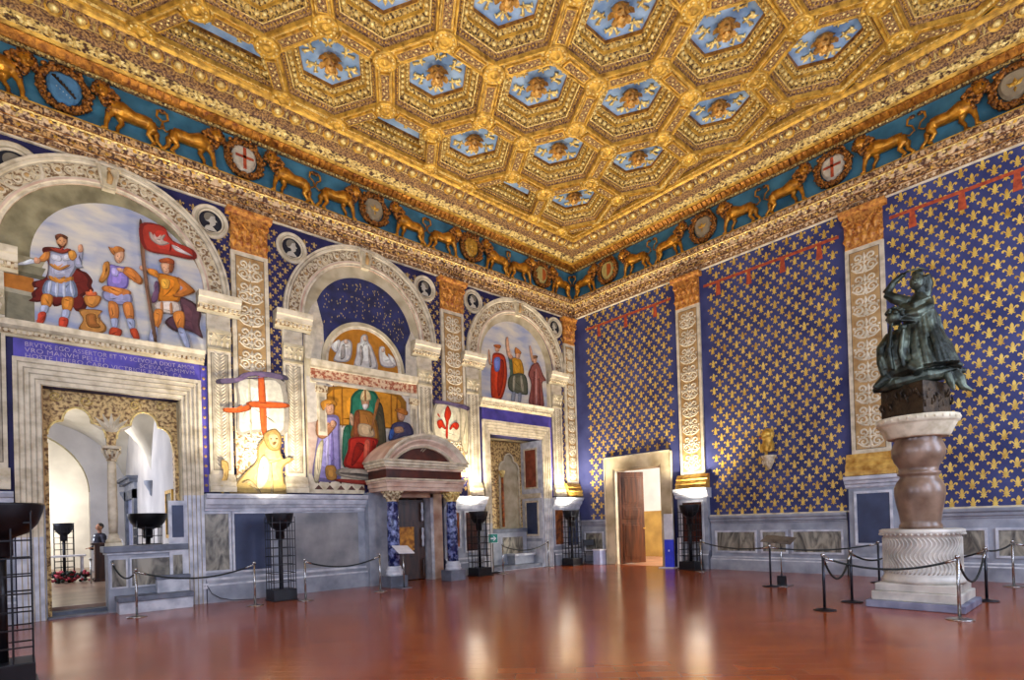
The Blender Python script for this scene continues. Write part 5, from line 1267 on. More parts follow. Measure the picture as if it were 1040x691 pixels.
# ================================================================ LIONS AND WREATHS OF THE FRIEZE
LION = mat('gilded_lion_relief', '6a3c10', 'd8962c', rough=0.35, metal=0.6, scale=5, detail=8, lo=.3, hi=.62, bump=.3, bscale=30)
MANE = mat('curled_mane_gilding', '3c1c0a', 'b87830', rough=0.45, metal=0.5, scale=16, detail=5, lo=.38, hi=.6, bump=1.0, bdist=.04)
def lion_proto():                                         # faces left (towards -u); u centre 0, v from 0
    r = thing('lion_relief', 'x', 'lion relief', (0, 0, 0), 'gilded lion reliefs of the frieze')
    mb = MB(Lw)
    mb.tube([(-.30, .50, .10), (-.12, .50, .12), (.10, .45, .11), (.30, .46, .11), (.42, .48, .10)], [.13, .17, .125, .13, .10], LION, 12)
    mb.tube([(-.28, .46, .12), (-.36, .30, .14), (-.40, .14, .13), (-.40, .05, .12), (-.48, .03, .13)], [.10, .06, .045, .045, .035], LION, 8)
    mb.tube([(-.18, .42, .06), (-.12, .26, .07), (-.20, .14, .08), (-.20, .05, .08), (-.28, .03, .09)], [.08, .055, .04, .04, .03], LION, 8)
    mb.tube([(.38, .46, .13), (.42, .32, .13), (.34, .22, .13), (.46, .06, .12), (.38, .03, .13)], [.12, .10, .055, .04, .035], LION, 8)
    mb.tube([(.36, .44, .06), (.50, .30, .07), (.50, .18, .07), (.62, .05, .07), (.56, .03, .08)], [.10, .075, .05, .038, .03], LION, 8)
    mb.ball((-.46, .72, .17), (.13, .13, .13), LION, 14, 8)
    mb.tube([(-.47, .70, .22), (-.53, .67, .29)], [.08, .055], LION, 10)
    for s in (-1, 1): mb.ball((-.46 + s * .09, .83, .14), .035, LION)
    for k in range(4): pass
    bd = remeshed(mb, 'body', .014, LION, r, 3)
    mb = MB(Lw)
    rnd = random.Random(3)
    for k in range(58):
        a = rnd.uniform(0, 2 * PI); q = math.sqrt(rnd.uniform(.05, 1))
        u = -.33 + .23 * q * math.cos(a) + (.06 if math.sin(a) < 0 else -.06); v = .60 + .27 * q * math.sin(a); 
        if math.hypot(u + .48, v - .71) < .10: continue
        mb.ball((u, v, .15 + .06 * (1 - q)), rnd.uniform(.04, .062), MANE, 7, 5)
    for k in range(14):
        a = 2 * PI * k / 14; mb.ball((-.46 + .14 * math.cos(a), .73 + .145 * math.sin(a), .17), .042, MANE, 7, 5)
    mb.build('mane', r, recalc=False)
    mb = MB(Lw)
    mb.tube([(.44, .50, .10), (.54, .44, .10), (.64, .50, .11), (.60, .62, .11), (.50, .68, .11), (.52, .80, .11), (.62, .84, .11)], [.022, .02, .02, .02, .022, .03, .01], LION, 7)
    mb.ball((.60, .82, .11), (.07, .04, .05), MANE, 8, 5)
    mb.build('tail', r, recalc=False)
    mb = MB(Lw)
    for s in (-1, 1): mb.ball((-.475 + s * .045, .745, .285), .016, BRONZE_DK, 6, 4)
    mb.ball((-.54, .685, .335), .022, BRONZE_DK, 6, 4); mb.build('eyes_and_nose', bd, recalc=False)
    return r
SC = .99; ZF = 9.885
LP = lion_proto()
def place_lion(wall, u, head_left, label, used=[False]):
    o = LP if not used[0] else copy_tree(LP); used[0] = True
    o['label'] = label
    sx = 1 if head_left else -1
    o.location = (u, -.03, ZF) if wall == 'L' else (-.03, u, ZF)
    o.rotation_euler = (0, 0, 0 if wall == 'L' else -PI / 2)
    o.scale = (SC * sx * (1.0), SC, SC * 1.06)
    return o
def wreath(wall, u, shield, label):
    T0 = Lw if wall == 'L' else Rw
    T = lambda a, b, c_: T0(u + a if wall == 'L' else u - a, 10.42 + b, c_)
    r = thing('wreath_relief', label, 'wreath relief', T(0, -.48, 0), 'leafy wreaths round shields on the frieze')
    mb = MB(T); rnd = random.Random(5)
    mb.tube([(.375 * math.cos(a * PI / 12), .39 * math.sin(a * PI / 12), .09) for a in range(25)], .075, MANE, 8, caps=False)
    for k in range(64):
        a = 2 * PI * k / 64; q = rnd.uniform(.31, .46); mb.ball((q * math.cos(a), q * 1.03 * math.sin(a), rnd.uniform(.11, .17)), rnd.uniform(.032, .05), MANE, 7, 5)
    mb.build('leaf_ring', r, recalc=False)
    SH = smooth_closed([(-.21, .27), (0, .32), (.21, .27), (.275, .06), (.21, -.17), (0, -.34), (-.21, -.17), (-.275, .06)], 3)
    base = {'blue': paint('5a8cb0'), 'cross': paint('d8ccb0'), 'split': paint('c8b46a'), 'grey': paint('a89878'), 'gold': GOLD}[shield]
    mb = MB(T)
    n = len(SH); ring = [(x, y, .10) for x, y in SH]; ring2 = [(x * .8, y * .8, .155) for x, y in SH]; ring0 = [(x, y, .0) for x, y in SH]
    for i in range(n):
        j = (i + 1) % n; mb.face([ring[i], ring[j], ring2[j], ring2[i]], base, True); mb.face([ring0[i], ring0[j], ring[j], ring[i]], base)
    mb.face(ring2, base)
    shd = mb.build('shield', r, recalc=False)
    mb = MB(T)
    if shield == 'blue':
        mb.tube([(-.18, .18, .16), (0, .02, .175), (.17, -.14, .16)], .022, BRONZE_DK, 6)
        for k in range(7): mb.ball((-.14 + k * .045, .17 - k * .042, .185), .022, BRONZE_DK, 6, 4)
        for k in range(5): mb.ball((-.12 + .05 * k, -.02 - .035 * k, .165), .014, paint('bcd0dc'), 5, 3)
    elif shield == 'cross':
        mb.box(-.035, .035, -.25, .25, .15, .165, REDLINE); mb.box(-.2, .2, .0, .06, .15, .165, REDLINE)
    elif shield == 'split':
        mb.face([(0, .22, .158), (.15, .19, .158), (.2, .05, .158), (.15, -.12, .158), (0, -.24, .158)], paint('b8602a'))
    else:
        for a in (-1, 0, 1): leaf(mb, (0, -.05), PI / 2 + a * .9, .18, .09, .158, GOLD, .02)
        leaf(mb, (0, -.05), -PI / 2, .13, .06, .158, GOLD, .02)
    mb.build('emblem', shd, recalc=False)
LW_ = [(-14.98, 'blue', 'blue-grey shield wreath, leftmost whole one on the frieze'), (-11.66, 'cross', 'wreath round a shield with a red cross, above the left scrolled pilaster'),
       (-8.28, 'grey', 'wreath round a tawny shield above the middle arch'), (-4.88, 'gold', 'wreath round a gold shield above the pilaster nearest the corner arch'), (-1.72, 'split', 'wreath round a two-coloured shield, last on the left wall before the corner')]
for u, s, lb in LW_: wreath('L', u, s, lb)
RW_ = [(-1.80, 'split', 'wreath round a two-coloured shield, first on the right wall beside the corner'), (-5.45, 'grey', 'wreath round a tawny shield above the pilaster beside the door'),
       (-9.05, 'cross', 'wreath round a cream shield with red cross, right of the middle of the lily wall'), (-12.52, 'grey', 'wreath cut by the right edge of the photo')]
for u, s, lb in RW_: wreath('R', u, s, lb)
ordn = ['at the far left edge', 'left of the blue-grey shield', 'x']
LL = [(-16.0, False, 'lion relief cut by the left edge, its muzzle at the blue-grey shield'), (-13.93, True, 'lion relief right of the blue-grey shield, facing left'), (-12.72, False, 'lion relief left of the red cross shield on the left wall, facing right'),
      (-10.60, True, 'lion relief right of the red cross shield on the left wall, facing left'), (-9.32, False, 'lion relief above the left half of the middle arch, facing right'), (-7.20, True, 'lion relief above the right shoulder of the middle arch, facing left'),
      (-5.93, False, 'lion relief above the lily banner pilaster, facing right'), (-3.88, True, 'lion relief above the left half of the arch nearest the corner, facing left'), (-2.74, False, 'lion relief above the right half of the arch nearest the corner, facing right'), (-.80, True, 'lion relief on the left wall with its tail in the corner')]
for u, hl, lb in LL: place_lion('L', u, hl, 'gilded ' + lb)
RL = [(-.82, False, 'lion relief on the right wall with its tail in the corner'), (-2.98, True, 'lion relief above the open door, facing the corner'), (-4.35, False, 'lion relief left of the tawny shield on the right wall, facing right'),
      (-6.58, True, 'lion relief right of the tawny shield on the right wall, facing left'), (-7.95, False, 'lion relief left of the red cross shield on the right wall, facing right'), (-10.15, True, 'lion relief above the tall pilaster behind the statue, facing left'), (-11.5, False, 'large lion relief near the right edge, facing right')]
for u, hl, lb in RL: place_lion('R', u, hl, 'gilded ' + lb)

# ================================================================ STATUE ON ITS COLUMN
SX, SY = -4.50, -11.53
t = thing('statue_pedestal', 'white marble drum and brown balustre column on three stone steps', 'pedestal', (SX, SY, 0))
BLUEST = mat('bluish_bottom_step', '50526a', '8a8c9c', rough=.4, scale=3, detail=9)
for nm, h, z0, z1, m_ in (('bottom_step', .68, 0, .12, BLUEST), ('middle_step', .61, .12, .27, WMARBLE), ('upper_step', .565, .27, .40, WMARBLE)):
    mb = MB(); mb.box(SX - h, SX + h, SY - h * .97, SY + h * .97, z0, z1, m_); mb.build(nm, t, bevel=.015)
mb = MB(); mb.lathe([(.57, .40), (.57, .46), (.54, .50), (.53, .52), (.53, 1.18), (.56, 1.20), (.585, 1.22), (.585, 1.27), (.55, 1.285), (.01, 1.285)], (SX, SY, 0), WMARBLE, 48)
dr = mb.build('drum', t)
mb = MB()
for k in range(54):                                       # wavy strigils round the drum
    a0 = 2 * PI * k / 54
    pts = []
    for j in range(17):
        z = .56 + .58 * j / 16; a = a0 + .10 * math.sin(j / 16 * 2 * PI * 1.5) 
        pts.append((SX + .532 * math.cos(a), SY + .532 * math.sin(a), z))
    mb.tube(pts, .013, WMARBLE, 5)
mb.build('strigil_waves', dr)
mb = MB()
for k in range(44):
    a = 2 * PI * k / 44; mb.ball((SX + .575 * math.cos(a), SY + .575 * math.sin(a), 1.20), .02, WMARBLE, 6, 4)
mb.build('bead_rim', dr)
mb = MB(); mb.lathe([(.30, 1.285), (.30, 1.34), (.275, 1.38), (.285, 1.44), (.30, 1.55), (.335, 1.72), (.355, 1.88), (.35, 1.98), (.31, 2.08), (.27, 2.13), (.265, 2.17), (.30, 2.19), (.30, 2.23), (.265, 2.25), (.28, 2.32), (.34, 2.42), (.372, 2.52), (.375, 2.62), (.34, 2.72), (.315, 2.79), (.33, 2.82)], (SX, SY, 0), BROWN_MARBLE, 40); tag(mb.build('balustre', t), 'swelling brown marble balustre')
mb = MB(); mb.lathe([(.42, 2.80), (.44, 2.82), (.455, 2.84), (.53, 3.0), (.55, 3.03), (.575, 3.04), (.575, 3.14), (.01, 3.15)], (SX, SY, 0), CREAM2, 6 * 6); 
for k in range(30):
    a = 2 * PI * k / 30; mb.ball((SX + .57 * math.cos(a), SY + .57 * math.sin(a), 3.09), (.022, .022, .03), CREAM2, 6, 4)
mb.build('capital_slab', t)

bz = 3.15
t = thing('bronze_statue', 'green bronze group, draped standing figure over a seated one, on a block', 'statue', (SX, SY, bz))
# camera-facing frame: r to the right as seen from the middle of the room, d away
fx, fy = SX - CX, SY - CY; fl = math.hypot(fx, fy); FX, FY = fx / fl, fy / fl; RX, RY = FY, -FX
St = lambda r_, z, d_=0: (SX + RX * r_ + FX * d_, SY + RY * r_ + FY * d_, z)
mb = MB(St)
tri = [(-.50, .10), (.10, -.44), (.47, .22), (.1, .42), (-.3, .36)]
mb.raw([(a, 3.15, b_) for a, b_ in tri] + [(a, 3.70, b_) for a, b_ in tri], [(0, 1, 6, 5), (1, 2, 7, 6), (2, 3, 8, 7), (3, 4, 9, 8), (4, 0, 5, 9), (5, 6, 7, 8, 9), (0, 4, 3, 2, 1)], BRONZE_DK); 
blk = mb.build('relief_block', t, bevel=.02)
mb = MB(St); rnd = random.Random(4)
for (p, q, n) in ((tri[0], tri[1], 16), (tri[1], tri[2], 12)):       # low relief of little dancing figures
    for k in range(n):
        f = (k + .5) / n; a = p[0] + (q[0] - p[0]) * f; b_ = p[1] + (q[1] - p[1]) * f; z = 3.25 + rnd.uniform(0, .28)
        mb.tube([(a, z, b_ - .005), (a + rnd.uniform(-.04, .04), z + .07, b_ - .002), (a + rnd.uniform(-.05, .05), z + .13, b_ - .0)], [.014, .02, .012], BRONZE_DK, 6)
mb.build('block_relief', blk)
B = MB(St)
# cushion
for pts, rad in (([(-.58, 3.70, .0), (-.25, 3.76, -.15), (.15, 3.82, -.15), (.50, 3.86, .05), (.66, 3.84, .1)], [.05, .11, .12, .08, .04]), ([(-.45, 3.74, .2), (0, 3.80, .28), (.45, 3.84, .25)], [.06, .10, .06]), ([(-.58, 3.70, 0), (-.40, 3.76, .15), (-.2, 3.76, .1)], [.05, .09, .08])): B.tube(pts, rad, BRONZE, 10)
# cloth hanging from the cushion on the right
B.tube([(.50, 3.84, .0), (.58, 3.70, .0), (.62, 3.56, .0), (.74, 3.48, .0)], [.07, .085, .06, .015], BRONZE, 8)
B.tube([(.42, 3.82, -.1), (.46, 3.66, -.08), (.50, 3.52, -.05)], [.06, .06, .02], BRONZE, 8)
# seated slumped figure (left): back, buttocks, bent arm, dangling leg
B.tube([(-.28, 3.90, -.05), (-.26, 4.15, -.12), (-.20, 4.42, -.12), (-.16, 4.62, -.10)], [.20, .22, .20, .13], BRONZE, 14)
B.tube([(-.14, 4.60, -.10), (-.12, 4.72, -.12)], [.09, .08], BRONZE, 10); B.ball((-.24, 4.84, -.22), (.125, .14, .12), BRONZE, 14, 9)
B.tube([(-.30, 4.55, -.16), (-.44, 4.36, -.2), (-.46, 4.12, -.2), (-.42, 3.90, -.2), (-.36, 3.80, -.22)], [.10, .085, .065, .05, .045], BRONZE, 10)
B.tube([(-.25, 3.92, -.12), (-.02, 3.96, -.3), (.05, 3.85, -.34)], [.14, .12, .09], BRONZE, 10)
B.tube([(-.30, 3.90, -.1), (-.44, 3.82, -.2), (-.56, 3.70, -.22)], [.11, .08, .05], BRONZE, 10)
# standing draped figure: hem, skirt, waist, chest
B.tube([(.20, 3.92, .05), (.16, 4.25, .05), (.10, 4.60, .05), (.08, 4.90, .04), (.08, 5.05, .02)], [.33, .30, .24, .20, .17], BRONZE, 18)
B.tube([(.08, 5.00, .02), (.08, 5.12, .0), (.09, 5.22, -.02)], [.19, .16, .07], BRONZE, 14)
B.tube([(.09, 5.18, -.02), (.10, 5.30, -.03)], [.065, .06], BRONZE, 10)
B.ball((.07, 5.40, -.06), (.105, .135, .11), BRONZE, 14, 9)
B.tube([(.16, 5.50, .0), (.18, 5.36, .06), (.17, 5.12, .1)], [.10, .12, .07], BRONZE, 10)      # veil
B.tube([(.04, 5.52, -.06), (.12, 5.56, -.0)], [.07, .08], BRONZE, 10)
# raised arm: shoulder -> elbow -> hand above the head
B.tube([(-.06, 5.10, -.04), (-.26, 5.22, -.06), (-.36, 5.32, -.06)], [.10, .085, .065], BRONZE, 10)
B.tube([(-.36, 5.32, -.06), (-.24, 5.48, -.08), (-.10, 5.58, -.08)], [.065, .055, .04], BRONZE, 10)
for k in range(4): B.tube([(-.10, 5.57 + .0 * k, -.08 - .02 * k), (-.05 + .005 * k, 5.62 - .012 * k, -.08 - .02 * k), (-.02, 5.59 - .01 * k, -.07 - .02 * k)], [.018, .016, .012], BRONZE, 6)
B.tube([(-.10, 5.55, -.06), (-.06, 5.53, -.10)], [.016, .012], BRONZE, 6)
# other arm reaching down to hold the hair of the seated one
B.tube([(.20, 5.08, .0), (.22, 4.92, -.14), (.05, 4.84, -.24), (-.10, 4.84, -.22)], [.09, .08, .065, .05], BRONZE, 10)
B.tube([(-.10, 4.86, -.22), (-.14, 4.90, -.2), (-.18, 4.88, -.19)], [.05, .04, .02], BRONZE, 8)
# drapery folds, long and wavy
rnd = random.Random(11)
for k in range(15):
    a = -1.25 + k * .2; x0 = .10 + .22 * math.sin(a * 1.1); 
    d0 = .03 - .25 * math.cos(a * .8)
    B.tube([(x0 * .9, 4.88, d0 * .85), (x0 + rnd.uniform(-.02, .02), 4.60, d0), (.12 + .33 * math.sin(a * 1.1) + rnd.uniform(-.03, .03), 4.28, d0 * 1.3), (.18 + .37 * math.sin(a * 1.1), 3.95, d0 * 1.45)], [.022, .034, .04, .05], BRONZE, 7)
for (p_, q_, r_) in (((-.30, 4.72, -.27), (-.34, 4.3, -.36), (-.30, 3.95, -.30)), ((-.14, 4.60, -.30), (-.18, 4.25, -.36), (-.15, 3.98, -.34)), ((-.40, 4.5, -.2), (-.44, 4.2, -.25), (-.40, 4.0, -.24))): B.tube([p_, q_, r_], [.03, .04, .03], BRONZE, 7)
for k in range(8):                                      # sash and sleeve folds crossing the chest
    f = k / 7; B.tube([(-.18, 5.06 - .30 * f, -.08 - .03 * k % 2), (.02, 5.00 - .28 * f, -.22), (.24, 5.10 - .34 * f, -.10)], [.022, .036, .022], BRONZE, 7)
for k in range(6): B.tube([(.22 + .02 * k, 5.0 - .1 * k, .0), (.33 + .015 * k, 4.75 - .1 * k, -.04), (.42 + .02 * k, 4.35 - .09 * k, .0)], [.03, .035, .03], BRONZE, 7)
B.tube([(.40, 4.05, .0), (.52, 3.95, -.02), (.62, 3.90, .0)], [.12, .08, .04], BRONZE, 8)
remeshed(B, 'figure_group', .013, BRONZE, t, 1)
mb = MB(St)                                             # raised curved sword behind the head
mb.tube([(-.06, 5.60, -.1), (.02, 5.64, .0), (.14, 5.66, .06), (.24, 5.60, .12)], [.014, .018, .016, .008], BRONZE, 6)
mb.build('sword', t)
mb = MB(St); rnd = random.Random(8)                      # curls of the seated figure
for k in range(42):
    a = rnd.uniform(0, 2 * PI); b_ = rnd.uniform(-.3, 1.4); mb.ball((-.24 + .13 * math.cos(a) * math.cos(b_), 4.85 + .145 * math.sin(b_), -.22 + .12 * math.sin(a) * math.cos(b_)), .038, BRONZE, 6, 4)
mb.build('curly_hair', t)
mb = MB(St)
for s in (-1, 1): mb.ball((.055 + s * .035, 5.425, -.158), .014, BRONZE_DK, 6, 4)
mb.tube([(.055, 5.43, -.165), (.052, 5.385, -.185)], [.01, .018], BRONZE, 6); mb.tube([(.03, 5.345, -.158), (.08, 5.345, -.158)], .01, BRONZE_DK, 5)
mb.build('face_features', t)

# gilded lion bust on a carved bracket
t = thing('lion_bust', 'small gilded lion bust sitting on a bracket on the lily wall', 'bust', (-.12, -7.2, 3.25))
mb = MB(Rw)
mb.tube([(-7.2, 3.36, .16), (-7.2, 3.55, .17), (-7.2, 3.74, .18)], [.17, .15, .11], GOLD_RED, 12)
mb.ball((-7.2, 3.84, .22), (.13, .13, .13), GOLD_RED, 12, 8); mb.tube([(-7.18, 3.80, .26), (-7.12, 3.76, .38)], [.08, .05], GOLD_RED, 9)
for k in range(16):
    a = 2 * PI * k / 16; mb.ball((-7.2 + .14 * math.cos(a), 3.82 + .15 * math.sin(a), .17), .05, GOLD_RED, 7, 5)
for s in (-1, 1): mb.tube([(-7.2 + s * .12, 3.55, .2), (-7.2 + s * .13, 3.42, .28), (-7.2 + s * .11, 3.34, .32)], [.07, .05, .04], GOLD_RED, 8)
remeshed(mb, 'bust', .016, GOLD, t, 2)
mb = MB(Rw); mb.tube([(-7.11, 3.74, .41), (-7.09, 3.73, .40)], .035, REDLINE, 8); mb.build('open_mouth', t)
t = thing('wall_bracket', 'pale carved bracket under the gilded lion bust', 'bracket', (-.1, -7.2, 2.85))
mb = MB(lambda x, y, z: (-max(-x, 0) if False else x, y, z))
mb.lathe([(.02, 2.86), (.05, 2.88), (.07, 2.94), (.10, 3.0), (.13, 3.10), (.16, 3.18), (.19, 3.20), (.2, 3.25), (.0, 3.25)], (-.13, -7.2, 0), IVORY, 20); mb.build('bracket_body', t)
mb = MB(Rw)
for k in range(5): leaf(mb, (-7.2 + (k - 2) * .055, 2.95), PI / 2 + (2 - k) * .1, .2, .07, .25 - .02 * abs(k - 2), IVORY, .03)
mb.build('bracket_leaves', t)

# ================================================================ UPLIGHTERS
def uplighter(x, y, label, br=.30, z0=0.0, watts=170, top=1.97, wall=None):
    t = thing('uplighter', label, 'floor lamp', (x, y, z0), 'black caged uplighters')
    mb = MB(); mb.box(x - .26, x + .26, y - .26, y + .26, z0 + .02, z0 + .26, BLACK); mb.box(x - .28, x + .28, y - .28, y + .28, z0, z0 + .03, BLACK); mb.build('base_box', t, bevel=.01)
    mb = MB(); mb.tube([(x, y, z0 + .26), (x, y, z0 + top - .45)], .045, BLACK, 10); mb.build('pole', t)
    mb = MB(); c = .245; zt = z0 + top - .08
    for sx in (-1, -.33, .33, 1):
        for sy in (-1, 1): mb.box(x + sx * c - .007, x + sx * c + .007, y + sy * c - .007, y + sy * c + .007, z0 + .26, zt, BLACK)
    for sy in (-.33, .33):
        for sx in (-1, 1): mb.box(x + sx * c - .007, x + sx * c + .007, y + sy * c - .007, y + sy * c + .007, z0 + .26, zt, BLACK)
    k = 0
    while z0 + .42 + k * .19 < zt + .01:
        z = z0 + .42 + k * .19; k += 1
        for s in (-1, 1): mb.box(x - c, x + c, y + s * c - .008, y + s * c + .008, z, z + .016, BLACK); mb.box(x + s * c - .008, x + s * c + .008, y - c, y + c, z, z + .016, BLACK)
    mb.build('wire_cage', t)
    mb = MB(); zt = z0 + top
    mb.lathe([(.085, zt - .58), (.10, zt - .56), (.10, zt - .38), (.13, zt - .36), (br * .62, zt - .32), (br * .84, zt - .22), (br * .95, zt - .10), (br, zt - .02), (br, zt), (br - .02, zt), (br * .84, zt - .12), (br * .5, zt - .2), (.02, zt - .22)], (x, y, 0), BLACK, 28)
    bwl = mb.build('bowl', t)
    mb = MB(); mb.lathe([(.001, zt - .13), (.10, zt - .12), (br * .72, zt - .09)], (x, y, 0), LAMPGLASS, 20); tag(mb.build('lamp_glass', bwl), 'glowing white lamp glass')
    l = bpy.data.lights.new('uplighter_light', 'SPOT'); l.energy = watts * 5.6; l.color = (1.0, .87, .67); l.spot_size = math.radians(124); l.spot_blend = .85; l.shadow_soft_size = .18
    o = bpy.data.objects.new('uplighter_light', l); COL.objects.link(o); o.parent = t; o.location = (0, 0, top + .03); o.rotation_euler = (PI, 0, 0)
    return t
uplighter(-15.93, -5.75, 'large caged uplighter in the left foreground, cut by the photo edge', .37)
uplighter(-11.38, -1.02, 'caged uplighter against the grey dado below the painted lion')
uplighter(-5.32, -.62, 'caged uplighter between the blue-columned portal and the third opening')
uplighter(-1.06, -.56, 'caged uplighter in the corner beside the folding chair')
uplighter(-.62, -4.98, 'caged uplighter in front of the pilaster pedestal right of the open door')
uplighter(-13.55, 1.45, 'caged uplighter in the next room just behind the stone parapet', .40, .17, 60, 1.90)
uplighter(-14.75, 9.0, 'small caged uplighter far back in the next room', .27, .17, 90, 1.85)
# unseen lamps of the same kind, added behind the camera to light the ceiling
uplighter(-2.5, -16.0, 'added unseen caged uplighter by the windows at the end of the lily wall', .3)
uplighter(-9.2, -16.2, 'added unseen caged uplighter between the windows behind the photographer', .3)
uplighter(-17.2, -10.6, 'added unseen caged uplighter by the window left of the photographer', .3)

# ================================================================ ROPE BARRIERS
PPOS = {}
def stanchion(key, x, y, label, m=CHROME, h=.93, flat=False):
    PPOS[key] = (x, y, h - .06)
    t = thing('stanchion', label, 'barrier post', (x, y, 0), 'rope barrier posts')
    mb = MB(); mb.lathe([(.17, 0), (.17, .012), (.12, .022), (.03, .035), (.022, .05)], (x, y, 0), m if not flat else BLACK, 28); mb.build('base_plate', t)
    mb = MB(); mb.lathe([(.022, .03), (.022, h - .05), (.001, h - .05)], (x, y, 0), m, 14); mb.build('pole', t)
    mb = MB(); mb.lathe([(.022, h - .05), (.032, h - .045), (.034, h - .01), (.028, h), (.001, h + .004)], (x, y, 0), CHROME, 14)
    mb.tube([(x - .045, y - .02, h - .055), (x, y, h - .06), (x + .045, y + .02, h - .055)], .008, CHROME, 6); mb.build('cap', t)
DKP = mat('dark_post_metal', '1c1e26', '34363e', rough=.35, metal=.6)
stanchion('a', -14.13, -1.10, 'steel barrier post in front of the stone parapet steps')
stanchion('b', -12.08, -1.45, 'steel barrier post left of the uplighter under the painted lion')
stanchion('c', -11.05, -1.58, 'steel barrier post right of the uplighter under the painted lion')
stanchion('d', -9.21, -1.59, 'steel barrier post left of the blue-columned portal')
stanchion('e', -4.50, -.75, 'steel barrier post beside the green arrow sign')
stanchion('f', -2.04, -.32, 'steel barrier post at the right jamb of the opening nearest the corner')
stanchion('g', -1.03, -5.55, 'slim steel barrier post at the pedestal right of the open door')
stanchion('h', -3.37, -8.53, 'dark barrier post below the gilded lion bust', DKP)
stanchion('i', -1.45, -10.1, 'brass-headed post behind the statue steps', DKP)
stanchion('j', -4.78, -10.55, 'dark barrier post at the left rear corner of the statue steps', DKP)
stanchion('k', -5.95, -10.50, 'dark barrier post standing forward left of the statue', DKP, flat=True)
stanchion('l', -5.70, -12.20, 'bright steel barrier post at the front right of the statue steps', CHROME)
stanchion('m', -3.43, -12.20, 'dark barrier post at the right rear of the statue steps', DKP)
stanchion('n', -.88, -12.28, 'steel barrier post near the right edge in front of the dado', CHROME)
stanchion('o', -3.05, -10.85, 'dark barrier post hidden behind the statue column', DKP)
def rope(p, q, sag, label):
    a, b_ = Vector(p), Vector(q)
    mb = MB(); pts = []
    for i in range(25):
        f = i / 24; v = a.lerp(b_, f); pts.append((v.x, v.y, v.z - sag * (1 - (2 * f - 1) ** 2)))
    mb.tube(pts, .017, ROPE, 8)
    t = tag(mb.build('barrier_rope', origin=((a.x + b_.x) / 2, (a.y + b_.y) / 2, min(a.z, b_.z) - sag)), label, 'rope', 'black barrier ropes')
    mb = MB()
    for e0, e1 in ((0, 2), (24, 22)): mb.tube([pts[e0], pts[e1]], .021, CHROME, 8)
    mb.build('end_ferrule', t)
LPt = PPOS
rope((-14.40, -.03, 1.05), LPt['a'], .22, 'black rope from the parapet corner to the first barrier post')
rope(LPt['a'], LPt['b'], .20, 'black rope sagging in front of the marble dado panel')
rope(LPt['c'], LPt['d'], .18, 'black rope in front of the worn grey dado')
rope(LPt['e'], LPt['f'], .20, 'black rope across the opening nearest the corner')
rope(LPt['g'], LPt['h'], .10, 'black rope in front of the left dado panels of the lily wall')
rope(LPt['h'], LPt['i'], .10, 'black rope from the dark post below the bust towards the statue')
rope(LPt['j'], LPt['k'], .40, 'short deeply sagging rope left of the statue')
rope(LPt['k'], LPt['l'], .17, 'long rope across the front of the statue steps')
rope(LPt['l'], LPt['m'], .42, 'short deeply sagging rope right of the statue')
rope(LPt['j'], LPt['o'], .18, 'rope behind the left of the statue steps')
rope(LPt['o'], LPt['m'], .18, 'rope behind the right of the statue steps')
rope(LPt['m'], LPt['n'], .06, 'rope from the statue to the post near the right edge')
rope(LPt['n'], (-.5, -14.6, .85), .15, 'rope leaving the picture at the right edge')

# ================================================================ STANDS, SIGNS, CHAIR, BOX
t = thing('label_stand', 'slanted white label panel on a slim post before the left blue column', 'information stand', (-8.45, -1.42, 0))
mb = MB(); mb.box(-8.60, -8.30, -1.57, -1.27, 0, .015, STONE_DK); mb.build('base_plate', t)
mb = MB(); mb.tube([(-8.45, -1.42, .015), (-8.45, -1.42, .95)], .02, CHROME, 10); mb.build('pole', t)
mb = MB(); mb.raw([(-8.68, -1.60, .92), (-8.22, -1.60, .90), (-8.22, -1.26, 1.08), (-8.68, -1.26, 1.10), (-8.68, -1.60, .90), (-8.22, -1.60, .88), (-8.22, -1.26, 1.06), (-8.68, -1.26, 1.08)], [(0, 1, 2, 3), (7, 6, 5, 4), (0, 4, 5, 1), (1, 5, 6, 2), (2, 6, 7, 3), (3, 7, 4, 0)], PAPER); mb.build('label_panel', t)
t = thing('arrow_sign', 'green exit direction sign with a white arrow on a thin post', 'sign', (-4.62, -.42, 0))
GREEN = mat('sign_green', '0c7a62', '149078', rough=.4); SW = mat('sign_white', 'e8f0ee', rough=.4)
mb = MB(); mb.box(-4.80, -4.44, -.52, -.32, 0, .05, BLACK); mb.build('base', t)
mb = MB(); mb.tube([(-4.62, -.42, .05), (-4.62, -.42, 1.0)], .012, BLACK, 8); mb.build('pole', t)
def Sg(u, v, w=0):                                  # sign face turned a little towards the room's middle
    a = -.55; return (-4.62 + u * math.cos(a) + w * math.sin(a), -.44 + u * math.sin(a) - w * math.cos(a), v)
mb = MB(Sg); mb.box(-.16, .16, .96, 1.26, 0, .015, GREEN); mb.build('sign_plate', t)
mb = MB(Sg); mb.box(-.16, .16, .96, .975, .015, .018, SW); mb.box(-.16, .16, 1.245, 1.26, .015, .018, SW); mb.box(-.16, -.145, .96, 1.26, .015, .018, SW); mb.box(.145, .16, .96, 1.26, .015, .018, SW)
mb.box(-.09, .03, 1.09, 1.13, .015, .019, SW); mb.face([(.0, 1.04, .018), (.02, 1.03, .018), (.105, 1.11, .018), (.02, 1.19, .018), (.0, 1.18, .018), (.05, 1.11, .018)], SW); mb.build('arrow', t)
t = thing('information_board', 'tall narrow panel, white above and bright blue below, right of the open door', 'sign', (-.42, -4.12, 0))
a = .25
def Pn(u, v, w=0): return (-.42 - w * math.cos(a) + u * math.sin(a), -4.12 - u * math.cos(a) - w * math.sin(a) * -1, v)
